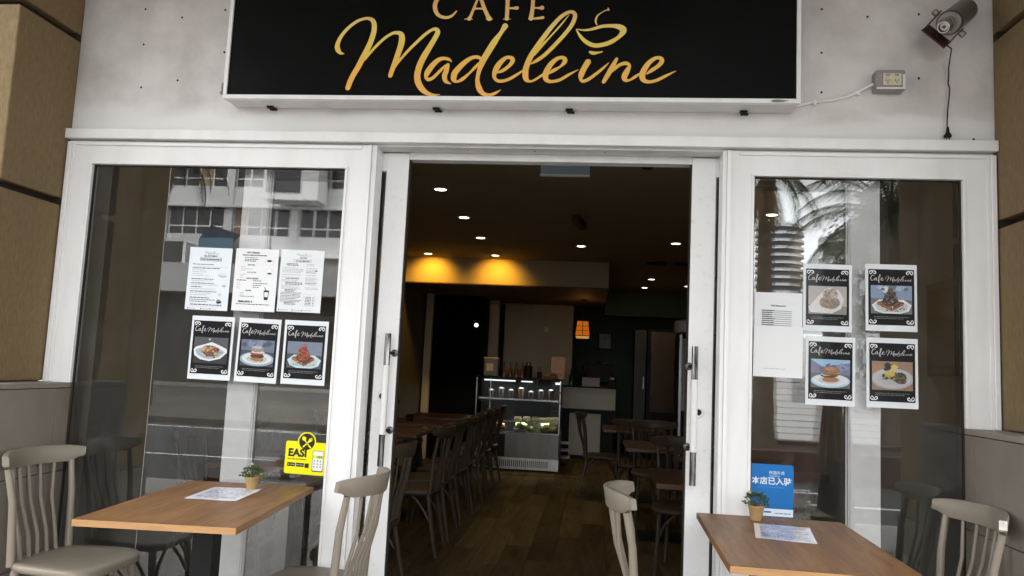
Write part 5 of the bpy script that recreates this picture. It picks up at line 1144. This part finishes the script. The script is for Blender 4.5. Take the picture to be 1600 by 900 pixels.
part('upright', BX(-0.425, -0.4205, 7.7, 8.0, 0.0205, 0.45), M_dark, t, world=True)
tt = thing('till_screen', 'black till screen on the counter seen from behind', 'monitor', (0.10, 8.70, 1.1155))
part('screen', BX(-0.19, 0.19, 0, 0.04, 0.07, 0.36), M_dark, tt, bevel=0.01); part('stand', BX(-0.04, 0.04, 0.0, 0.08, 0.012, 0.0695), M_dark, tt); part('foot', BX(-0.10, 0.10, -0.04, 0.12, 0, 0.0118), M_dark, tt); part('camera_bump', BX(-0.05, 0.05, 0.01, 0.04, 0.3605, 0.39), M_dark, tt)
tt = thing('card_terminal', 'black card terminal and printer at the end of the counter', 'terminal', (0.30, 8.66, 1.1155)); part('body', BX(-0.06, 0.06, 0, 0.12, 0, 0.12), M_dark, tt, bevel=0.01); part('paper_roll', BX(-0.03, 0.03, 0.02, 0.04, 0.1205, 0.15), M_alu, tt)
tt = thing('tip_box', 'pale pink card box on the counter before the screen', 'box', (0.0, 8.58, 1.1155)); part('box', BX(-0.16, 0.11, 0, 0.06, 0, 0.125), mat('pale_pink_card', (0.50, 0.43, 0.40), 0.6, var=0.04), tt, bevel=0.003); part('lid', BX(-0.162, 0.112, -0.002, 0.062, 0.1255, 0.135), mat('pink_card', (0.5, 0.38, 0.33)), tt)
jar('green_bottle', -0.33, 8.64, [(0.035, 0), (0.035, 0.13), (0.014, 0.19), (0.012, 0.24)], mat('green_glass', (0.01, 0.09, 0.035), 0.15, spec=0.6), 'green glass bottle on the till counter', 'bottle', z=1.1155, extra=('cap', [(0.013, 0.2405), (0.013, 0.26)], M_dark))
for k, (x, h) in enumerate(((-0.22, 0.22), (-0.15, 0.30), (-0.27, 0.40))):
    jar('coffee_bottle', x, 8.80, [(0.045, 0), (0.045, h * 0.6), (0.02, h * 0.8), (0.018, h)], M_dark, 'dark bottle behind the till counter, ' + ('shortest of three', 'middle height of three', 'tallest of three')[k], 'bottle', 'dark bottles behind the till', z=1.1155, extra=('cap', [(0.019, h + 0.0005), (0.019, h + 0.02)], M_dark))

# pendant lantern
tt = thing('pendant_lantern', 'amber timber framed lantern hanging under the bulkhead', 'pendant lamp', (-0.165, 7.6, 1.80))
M_amber = emit('amber_paper', (1.0, 0.22, 0.01), 0.06)
def fr(w0, w1, z0, z1): return [[(-w0, -w0, z0), (w0, -w0, z0), (w0, w0, z0), (-w0, w0, z0)], [(-w1, -w1, z1), (w1, -w1, z1), (w1, w1, z1), (-w1, w1, z1)]]
part('shade', MB().loft(fr(0.102, 0.078, 0.05, 0.25)), M_amber, tt)
part('lower_shade', MB().loft(fr(0.085, 0.095, 0.005, 0.04)), emit('amber_glow', (1.0, 0.5, 0.10), 0.07), tt)
part('cap', BX(-0.088, 0.088, -0.088, 0.088, 0.2505, 0.265), M_dark, tt); part('ring', BX(-0.112, 0.112, -0.112, 0.112, 0.0405, 0.0495), M_dark, tt); part('bottom_rim', BX(-0.095, 0.095, -0.095, 0.095, -0.006, 0.0045), M_dark, tt)
for z in (0.115, 0.18):
    w = 0.102 - (z - 0.05) * 0.12 + 0.003; part('slat', BX(-w, w, -w, w, z, z + 0.007), M_dark, tt)
for sx in (-1, 0, 1):
    part('slat', MB().tube([(sx * 0.104, -0.105, 0.05), (sx * 0.08, -0.081, 0.25)], 0.005, 6), M_dark, tt)
part('wire', MB().tube([(0, 0, 0.265), (0, 0, 0.578)], 0.005, 6), M_dark, tt); part('ceiling_rose', MB().lathe([(0.05, 0.556), (0.05, 0.579)], 16), M_dark, tt)
l = bpy.data.lights.new('lantern_glow', 'POINT'); l.energy = 0.1137; l.color = (1.0, 0.5, 0.15); l.shadow_soft_size = 0.08
o = bpy.data.objects.new('lantern_glow', l); COL.objects.link(o); o.parent = tt; o.location = (0, 0, 0.33)

tt = thing('wall_picture', 'small dark framed picture on the back wall by the lantern', 'picture', (0.215, YB - 0.02, 1.77)); part('frame', BX(-0.14, 0.14, 0, 0.018, 0, 0.34), M_dark, tt, bevel=0.004); part('image', BX(-0.11, 0.11, -0.003, -0.0005, 0.03, 0.31), mat('dim_image', (0.05, 0.05, 0.045), 0.3, var=0.6, vscale=6), tt)
tt = thing('framed_notice', 'dark framed notice on the side wall seen through the poster window', 'picture', (XR - 0.015, 0.285, 1.40)); part('frame', BX(-0.012, 0.014, -0.168, 0.168, 0, 0.44), mat('bronze_frame', (0.05, 0.042, 0.03), 0.4, spec=0.2), tt, bevel=0.004); part('image', BX(-0.016, -0.0125, -0.135, 0.135, 0.035, 0.405), mat('brown_image', (0.014, 0.011, 0.007), 0.35, var=0.3, vscale=8, spec=0.2), tt)
# upright drinks fridges by the right wall
t = thing('drinks_fridge', 'upright drinks fridge with a pale curved header and a lit strip of shelf fronts', 'fridge', (1.30, 6.1, 0))
part('body', BX(1.06, 1.60, 6.0, 6.6, 0.05, 1.86), M_dark, t, world=True, bevel=0.01)
hd = []
for k in range(9):
    a = R(-90 + 180 * k / 8); hd.append((1.05 - 0.085 * math.cos(a) * 0.9 + 0.02, 6.3 + 0.30 * math.sin(a)))
part('header', MB().prism(hd + [(1.25, 6.6), (1.25, 6.0)], 1.865, 2.02), mat('pale_header', (0.70, 0.72, 0.72), 0.3), t, world=True, bevel=0.01)
for z in (0.0,): part('foot', BX(1.08, 1.58, 6.02, 6.58, 0.0, 0.0495), M_dark, t, world=True)
part('door_stile', BX(1.030, 1.0595, 6.02, 6.05, 0.06, 1.84), M_steel, t, world=True)
part('door_frame', BX(1.030, 1.0595, 6.52, 6.58, 0.06, 1.84), M_dark, t, world=True)
M_tag = emit('lit_shelf_front', (0.85, 1.0, 0.95), 0.01137)
rt = None
for k in range(26):
    z = 0.93 + 0.0335 * k
    if 12 <= k <= 13: continue
    o = part('shelf_front', BX(1.046, 1.0590, 5.985, 6.0, 0, 0.018), M_tag, t, world=True) if rt is None else rt.copy()
    if rt is None: rt = o
    else: COL.objects.link(o); o.parent = t
    o.location = (0, 0, z)
part('shelf_light', BX(1.060, 1.10, 5.985, 5.999, 0.93, 1.79), mat('pale_fridge_side', (0.30, 0.33, 0.33), 0.4), t, world=True)
t = thing('wine_fridge', 'tall dark glass door fridge against the back wall', 'fridge', (1.1, 9.1, 0))
part('body', BX(0.86, 1.32, 9.02, 9.6, 0.02, 2.06), M_dark, t, world=True); part('door_glass', BX(0.91, 1.30, 9.0, 9.018, 0.75, 2.02), mat('brown_tinted_glass', (0.075, 0.055, 0.045), 0.15, spec=0.6), t, world=True); part('handle', MB().tube([(0.925, 8.98, 1.0), (0.925, 8.98, 1.7)], 0.010, 8), M_steel, t, world=True); part('lower_door', BX(0.91, 1.30, 9.0, 9.018, 0.1, 0.72), M_dark, t, world=True)
t = thing('dark_cupboard', 'tall dark cupboard between the teal wall and the glass door fridge', 'cupboard', (0.75, 9.3, 0))
part('carcass', BX(0.66, 0.84, 9.1, 9.6, 0.0, 2.05), mat('charcoal_paint', (0.03, 0.035, 0.032), 0.5, var=0.1), t, world=True); part('handle', BX(0.80, 0.812, 9.085, 9.0995, 1.1, 1.3), M_steel, t, world=True)

# ceiling fittings
tt = thing('hanging_exit_box', 'pale blue lit panel hanging from the ceiling just inside the door', 'light box', (-0.20, 0.92, 2.47))
part('panel', BX(-0.142, 0.142, 0, 0.03, 0.006, 0.135), emit('pale_blue_panel', (0.55, 0.68, 0.82), 0.005684), tt, bevel=0.003); part('bottom_rail', BX(-0.145, 0.145, -0.003, 0.033, 0, 0.0055), M_white, tt)
for x in (-0.12, 0.12): part('hanger', MB().tube([(x, 0.015, 0.136), (x, 0.015, 0.2295)], 0.005, 6), M_dark, tt)
for x, lb in ((-0.512, 'small white camera nub under the door head, away from the lit panel'), (-0.268, 'small white camera nub under the door head, before the lit panel')):
    tt = thing('sensor_nub', lb, 'sensor', (x, 0.30, 2.375), 0, 'sensors inside the door head')
    part('body', MB().lathe([(0.015, 0), (0.019, 0.004), (0.019, 0.05)], 14), M_alu, tt, smooth=True); part('stalk', MB().tube([(0, 0, 0.05), (0, 0, 0.3245)], 0.006, 6), M_dark, tt)
tt = thing('dome_camera', 'black dome camera on the ceiling inside the door', 'camera', (0.30, 1.40, 2.64)); part('dome', MB().lathe([(0.012, 0), (0.035, 0.008), (0.05, 0.028), (0.05, 0.035)], 18), M_dark, tt, smooth=True); part('base', MB().lathe([(0.058, 0.0355), (0.058, 0.0595)], 18), M_dark, tt)
tt = thing('smoke_alarm', 'dark brown boxed sensor on the ceiling over the aisle', 'sensor', (-0.165, 3.28, 2.62)); tt.rotation_euler = (0, 0, R(-8)); part('box', BX(-0.03, 0.03, -0.22, 0.22, 0.0, 0.06), mat('brown_plastic', (0.05, 0.02, 0.012), 0.6), tt, bevel=0.004); part('mount', BX(-0.015, 0.015, -0.1, 0.1, 0.0605, 0.0795), M_dark, tt)
for x, y, lb in ((0.72, 5.95, 'small dark ceiling vent nearer the aisle'), (1.05, 5.95, 'small dark ceiling vent nearer the side wall')):
    tt = thing('ceiling_vent', lb, 'vent', (x, y, ZC - 0.02), 0, 'ceiling vents'); part('frame', BX(-0.13, 0.13, -0.13, 0.13, 0.008, 0.0195), mat('dark_vent', (0.06, 0.05, 0.04), 0.6), tt)
    for k in range(5): part('slat', BX(-0.11, 0.11, -0.10 + 0.045 * k, -0.075 + 0.045 * k, 0.0, 0.0075), M_dark, tt)

# tables and chairs of the dining room
GT = 'oak tables inside the cafe'
def tin(lab, loc, w=0.60, d=0.70):
    t = thing('dining_table', lab, 'table', loc, 0, GT)
    part('tabletop', BX(-w / 2, w / 2, -d / 2, d / 2, 0.722, 0.752), M_tab_in, t, bevel=0.002); part('pedestal', BX(-0.04, 0.04, -0.04, 0.04, 0.012, 0.7215), M_dark, t); part('base', BX(-0.2, 0.2, -0.22, 0.22, 0, 0.0118), M_dark, t)
    return t
LT = (1.05, 2.2, 3.35, 4.5, 5.6)
names = ('nearest the menu window', 'second from the menu window', 'third from the menu window', 'fourth from the menu window', 'farthest back before the bulkhead')
for k, y in enumerate(LT): tin('brown dining table in the row along the menu window side, ' + names[k], (-1.78, y, 0), 0.66, 0.74)
RT = ((0.70, 1.30), (0.62, 3.25), (0.46, 5.15))
rn = ('nearest the doorway', 'second from the doorway', 'farthest from the doorway')
for k, (x, y) in enumerate(RT): tin('brown dining table in the row along the poster window side, ' + rn[k], (x, y, 0), 0.66, 0.72)
GI = 'taupe spindle chairs inside the cafe'
ci = [None]
def chair_in(x, y, rz, lab):
    if ci[0] is None:
        ci[0] = make_chair(lab, GI, M_shaded_chair); index_kids()
        ci[0].location = (x, y, 0); ci[0].rotation_euler = (0, 0, rz); return ci[0]
    return dup(ci[0], (x, y, 0), rz, lab, GI)
for k, y in enumerate(LT):
    chair_in(-1.285, y + 0.0 - 0.12 * (k == 0), R(86 + 5 * (k % 2)), 'spindle chair inside on the aisle side, at the table ' + names[k])
    if k in (1, 2, 3): chair_in(-1.29, y + 0.54, R(93 - 4 * (k % 2)), 'spindle chair inside in the aisle gap after the table ' + names[k])
    chair_in(-2.21, y + 0.04, R(-88 - 3 * k), 'spindle chair inside by the wall behind the brown table ' + names[k])
chair_in(0.93, 0.78, R(4), 'spindle chair inside by the door edge, at the table nearest the doorway')
chair_in(0.66, 2.12, R(176), 'spindle chair inside at the far end of the table nearest the doorway')
chair_in(0.74, 2.62, R(3), 'spindle chair inside before the second table along the poster window side')
chair_in(0.60, 3.92, R(184), 'spindle chair inside beyond the second table along the poster window side')
chair_in(0.46, 4.50, R(-3), 'spindle chair inside before the farthest table along the poster window side')
chair_in(0.12, 5.12, R(-91), 'spindle chair inside on the aisle side of the farthest table')
chair_in(1.10, 5.25, R(90), 'spindle chair inside on the wall side of the farthest table')
tt = thing('table_pot', 'small dark pot standing on a far brown dining table', 'pot', (-1.86, 4.45, 0.752)); part('pot', MB().lathe([(0.03, 0), (0.042, 0.07), (0.036, 0.07), (0.03, 0.02)], 14), M_dark, tt, smooth=True); part('soil', MB().lathe([(0.034, 0.05), (0.03, 0.062)], 10), M_joint, tt)
# ================================================================ across the street (seen as reflections in the panes)
M_bw = mat('white_building_paint', (0.62, 0.62, 0.61), 0.8, var=0.05, vscale=0.6)
M_bg = mat('grey_building_paint', (0.40, 0.40, 0.40), 0.8, var=0.06, vscale=0.6)
M_bwin = mat('dark_window_glass', (0.03, 0.03, 0.035), 0.25, spec=0.5)
M_cur = mat('drawn_curtain', (0.30, 0.21, 0.13), 0.8, var=0.15, vscale=2)
M_mul = mat('white_mullion', (0.75, 0.75, 0.75), 0.5)
def building():
    yb = -38.0
    t = thing('apartment_block', 'white apartment block with banded windows across the street', 'building', (-20, -42, -0.3))
    part('wall', BX(-48, -10.8, yb - 9, yb - 0.25, -0.3, 20.9), M_bw, t, world=True)  # unseen upper height raised to cut the sky strip lighting the shopfront
    sills = (8.15, 10.95, 13.75, 16.55)
    for i, s in enumerate(sills):
        part('spandrel', BX(-48, -10.8, yb - 0.25, yb, s - 1.15, s), M_bw, t, world=True)
        part('ledge', BX(-48, -10.8, yb, yb + 0.35, s - 1.25, s - 1.14), M_bw, t, world=True)
    x = -44.2; k = 0
    while x < -11.5:
        w = 3.9
        part('pier', BX(x - 0.45, x, yb - 0.25, yb + 0.06, 6.9, 20.9), M_bw, t, world=True)
        for i, s in enumerate(sills):
            h = 1.62
            wn_ = part('window', BX(x + 0.05, x + w - 0.5, yb - 0.24, yb - 0.18, s, s + h), M_bwin, t, world=True)
            for q in range(5):
                xx = x + 0.05 + q * (w - 0.6) / 4
                part('mullion', BX(xx - 0.03, xx + 0.03, yb - 0.178, yb - 0.12, s, s + h), M_mul, wn_, world=True)
            part('transom', BX(x + 0.06, x + w - 0.51, yb - 0.178, yb - 0.13, s + 0.45, s + 0.52), M_mul, wn_, world=True)
            if (k + i) % 2 == 0:
                q0 = x + 0.1 + ((k * 7 + i * 3) % 3) * 0.8
                part('curtain', BX(q0, q0 + 0.78, yb - 0.179, yb - 0.16, s + 0.02, s + h - 0.02), M_cur, wn_, world=True)
            if (k + i) % 3 == 1:
                part('sash', BX(x + 0.9, x + 0.98, yb - 0.12, yb - 0.06, s + 0.5, s + h), M_mul, wn_, world=True)
        x += w; k += 1
    part('shop_band', BX(-48, -10.8, yb, yb + 1.4, 4.7, 6.3), M_bg, t, world=True)
    part('shop_recess', BX(-48, -10.8, yb - 0.2, yb + 0.2, -0.29, 4.69), mat('dark_shopfront', (0.04, 0.035, 0.03), 0.6, var=0.3, vscale=0.5), t, world=True)
    part('parapet', BX(-48.2, -10.6, yb - 9.2, yb + 0.2, 20.9, 21.8), M_bw, t, world=True)
    c = thing('rooftop_unit', 'long dark box standing on the shop band of the white apartment block', 'roof unit', (-24.3, -37.4, 6.3))
    part('case', BX(-1.5, 1.4, -0.5, 0.7, 0, 1.2), mat('dark_unit', (0.05, 0.045, 0.04), 0.6), c, bevel=0.05); part('end_cap', BX(1.42, 1.6, -0.5, 0.7, 0, 1.15), M_mul, c)
    c = thing('blue_awning', 'blue fabric awning on the front of the white apartment block', 'awning', (-21.6, -37.7, 7.1))
    part('cloth', MB().loft([[(-0.2, 0.1, 1.5), (1.6, 0.1, 1.0), (1.6, 0.14, 1.0), (-0.2, 0.14, 1.5)], [(-0.3, 1.1, 0.6), (1.7, 1.1, 0.4), (1.7, 1.14, 0.4), (-0.3, 1.14, 0.6)]]), mat('navy_cloth', (0.012, 0.02, 0.05), 0.8), c)
    part('valance', BX(-0.3, 1.7, 1.145, 1.17, -0.9, 0.6), mat('light_blue_cloth', (0.10, 0.20, 0.27), 0.8, var=0.1), c)
    m = thing('block_extension', 'plain white wing with dark window beside the apartment block', 'building', (-17.4, -36, 0))
    part('wall', BX(-18.3, -15.2, -37.6, -36.2, 9.9, 13.2), M_bw, m, world=True); part('window', BX(-18.1, -16.2, -36.19, -36.15, 10.3, 12.6), M_bwin, m, world=True)
building()

def tower(lab, x, y, r, floors, fh, z0=0.0):
    t = thing('balcony_tower', lab, 'building', (x, y, -0.3), 0, 'round balcony towers across the street')
    H = floors * fh
    part('core', MB().lathe([(r * 0.86, 0), (r * 0.86, H)], 28), mat('tower_glazing', (0.05, 0.055, 0.06), 0.4, var=0.5, vscale=0.15), t)
    sl_ = part('slab', MB().lathe([(r, 0), (r, 0.32)], 32), M_bw, t); bl = part('balustrade', MB().lathe([(r * 0.985, 0.32), (r * 0.985, 1.15)], 32), mat('pale_balustrade', (0.34, 0.36, 0.38), 0.5), t)
    for k in range(1, floors + 1):
        for s in (sl_, bl):
            o = s if k == 1 else s.copy()
            if k > 1: COL.objects.link(o); o.parent = t
            o.location = (0, 0, k * fh)
    part('roof_room', MB().lathe([(r * 0.5, H + 1.2), (r * 0.5, H + 3)], 20), M_bw, t)
tower('slim round tower with white balcony edges beyond the palm', 77, -330, 10, 21, 3.1)
tower('broad low round block with white balconies beyond the palm', 41.5, -125, 5.6, 7, 3.4)
t = thing('white_villa', 'white house with paired dark windows seen high among the palm fronds', 'building', (15.6, -36, 0))
part('wall', BX(14.3, 17.2, -40, -36, -0.3, 11.6), M_bw, t, world=True); part('gable', MB().add([(14.0, -40.2, 11.6), (17.4, -40.2, 11.6), (17.4, -35.8, 11.6), (14.0, -35.8, 11.6), (15.7, -40.2, 12.9), (15.7, -35.8, 12.9)], [(0, 1, 2, 3), (0, 4, 1), (3, 2, 5), (0, 3, 5, 4), (1, 4, 5, 2)]), M_bg, t, world=True)
for x in (14.7, 15.7): part('window', BX(x, x + 0.75, -35.99, -35.95, 9.9, 11.2), M_bwin, t, world=True)

# palms
M_frond = mat('palm_frond', (0.055, 0.070, 0.022), 0.6, col2=(0.02, 0.028, 0.010), vscale=4); M_dead = mat('dead_frond', (0.17, 0.105, 0.045), 0.8, var=0.3, vscale=4)
M_trunk = mat('palm_trunk_bark', (0.10, 0.075, 0.05), 0.9, var=0.35, vscale=9, bump=0.6, bscale=20)
def palm(lab, x, y, h, rb, rt, L, n, seed, dead=10, lean=(0, 0)):
    rnd = random.Random(seed)
    t = thing('palm_tree', lab, 'palm tree', (x, y, -0.12), 0, 'palm trees on the median')
    pts = []; rs = []
    for k in range(26):
        u = k / 25; pts.append((lean[0] * u * u, lean[1] * u * u, h * u)); rs.append((rb + (rt - rb) * min(1, u * 1.4)) * (1 + (0.05 if k % 2 else -0.03)) + 0.12 * rb * max(0, 1 - u * 7))
    part('trunk', MB().tube(pts, rs, 14), M_trunk, t, smooth=True)
    top = Vector(pts[-1])
    live, brown = MB(), MB()
    for k in range(n + dead):
        d = k >= n; g = brown if d else live
        a = k * 2.399 + rnd.uniform(-0.2, 0.2); e0 = rnd.uniform(-1.35, -0.9) if d else R(80) - 1.9 * (k / n) + rnd.uniform(-0.15, 0.15)
        Lk = L * (rnd.uniform(0.45, 0.7) if d else rnd.uniform(0.85, 1.1)); p = top.copy(); e = e0; seg = 11; prev = p.copy()
        rib = [tuple(p)]
        for j in range(seg):
            dirv = Vector((math.cos(a) * math.cos(e), math.sin(a) * math.cos(e), math.sin(e))); q = p + dirv * (Lk / seg); rib.append(tuple(q))
            side = dirv.cross(Vector((0, 0, 1))); side = side.normalized() if side.length > 1e-3 else Vector((1, 0, 0))
            for s in (-1, 1):
                for i in range(5):
                    b = p.lerp(q, i / 5); u = (j + i / 5) / seg; l = Lk * 0.21 * math.sin(math.pi * min(1, 0.12 + 0.88 * u)) ** 0.6 * rnd.uniform(0.8, 1.15)
                    tip = b + (side * s * 0.8 + dirv * 0.55 + Vector((0, 0, -0.45 - 0.5 * rnd.random()))).normalized() * l
                    w = dirv * 0.014
                    g.add([b - w, b + w, tip], [(0, 1, 2)])
            p = q; e -= (0.16 if not d else 0.05)
        g.tube(rib, [0.03 * (1 - 0.8 * i / seg) for i in range(seg + 1)], 4)
    part('crown', live, M_frond, t, kind='stuff'); part('dead_skirt', brown, M_dead, t, kind='stuff')
palm('tall palm with a drooping brown skirt across the road, straight before the poster window', 2.76, -9.4, 4.9, 0.21, 0.13, 1.55, 17, 3, 12)
palm('second palm with a dense dark crown farther along the median', 6.2, -13.5, 5.0, 0.20, 0.14, 2.9, 34, 8, 10)
palm('tall palm far along the median beyond the menu window', -11.5, -15.5, 7.0, 0.2, 0.13, 2.4, 28, 12, 6)

def leafy(lab, x, y, h, r, seed):
    rnd = random.Random(seed); t = thing('leafy_tree', lab, 'tree', (x, y, -0.2), 0, 'dark leafy trees across the road')
    tr = MB().tube([(0, 0, 0), (0.1, 0, h * 0.3), (0.05, 0.1, h * 0.6)], [0.35, 0.26, 0.15], 10)
    part('trunk', tr, M_trunk, t, smooth=True)
    for k in range(6):
        a = k * 1.05; part('limb', MB().tube([(0.08, 0, h * (0.28 + 0.04 * k)), (math.cos(a) * r * 0.4, math.sin(a) * r * 0.4, h * 0.55), (math.cos(a) * r * 0.75, math.sin(a) * r * 0.75, h * 0.7)], [0.14, 0.09, 0.03], 7), M_trunk, t, smooth=True)
    g = MB(); cl = [(rnd.uniform(-1, 1) * r * 0.7, rnd.uniform(-1, 1) * r * 0.7, h * rnd.uniform(0.28, 0.85), r * rnd.uniform(0.3, 0.5)) for _ in range(26)]
    for c in cl:
        for _ in range(190):
            v = Vector((rnd.gauss(0, 1), rnd.gauss(0, 1), rnd.gauss(0, 1))).normalized() * c[3] * rnd.uniform(0.6, 1.05); p = Vector(c[:3]) + v
            d = Vector((rnd.uniform(-1, 1), rnd.uniform(-1, 1), rnd.uniform(-1, 0.4))).normalized(); w = d.cross(v).normalized(); l = rnd.uniform(0.16, 0.3)
            g.add([p, p + d * l * 0.5 + w * l * 0.28, p + d * l, p + d * l * 0.5 - w * l * 0.28], [(0, 1, 2, 3)])
    part('crown', g, mat('dark_leaf', (0.045, 0.06, 0.022), 0.6, col2=(0.016, 0.022, 0.008), vscale=1.2), t, kind='stuff')
leafy('dark leafy street tree before the white house, left of its pair', 12.3, -27, 8.6, 3.1, 4)
leafy('dark leafy street tree before the white house, right of its pair', 16.4, -30, 8.8, 3.6, 9)
t = thing('slat_fence', 'low white timber slat fence on the median behind the palms', 'fence', (5.0, -14.2, -0.02))
for k in range(10): part('slat', BX(-4.0, 5.0, -0.02, 0.02, 0.08 + 0.14 * k, 0.20 + 0.14 * k), M_mul, t)
for k in range(7): part('post', BX(-4.0 + 1.48 * k, -3.9 + 1.48 * k, -0.1, -0.021, 0, 1.5), M_mul, t)
t = thing('planter_bed', 'low dark red brick planter bed round the palms', 'planter', (3.4, -9.6, -0.15))
M_brick = mat('dark_red_brick', (0.075, 0.03, 0.022), 0.8, var=0.3, vscale=6)
part('wall', BX(-2.1, 2.1, 0.9, 1.1, 0, 0.45), M_brick, t); part('wall', BX(-2.1, 2.1, -1.1, -0.9, 0, 0.45), M_brick, t); part('soil', BX(-2.1, 2.1, -0.899, 0.899, 0, 0.38), M_joint, t)
t = thing('closed_umbrella', 'closed brown market umbrella with a black weighted cover at the kerb', 'umbrella', (2.33, -4.3, 0))
part('pole', MB().tube([(0, 0, 0.05), (0, 0, 1.86)], 0.019, 10), M_mul, t, smooth=True)
rings = []
for k in range(15):
    u = k / 14; z = 0.62 + 1.2 * u; r = 0.125 * (1 - u) ** 0.75 + 0.022
    rings.append([(r * (1 + 0.16 * math.cos(8 * a * math.pi / 20)) * math.cos(2 * math.pi * a / 40), r * (1 + 0.16 * math.cos(8 * a * math.pi / 20)) * math.sin(2 * math.pi * a / 40), z) for a in range(40)])
part('folded_canopy', MB().loft(rings), mat('brown_canvas', (0.10, 0.065, 0.04), 0.85, var=0.15, vscale=10), t, smooth=True)
part('strap', MB().lathe([(0.085, 1.16), (0.088, 1.18), (0.085, 1.20)], 20), M_dark, t)
part('weighted_cover', MB().lathe([(0.17, 0), (0.17, 0.06), (0.15, 0.4), (0.10, 0.61)], 20), M_dark, t, smooth=True)
part('finial', MB().lathe([(0.02, 1.861), (0.028, 1.88), (0.01, 1.91)], 12), M_mul, t, smooth=True)

for o in bpy.data.objects:
    if o.type == 'MESH' and o.parent is None and 'kind' not in o and 'label' not in o: print('UNTAGGED', o.name)
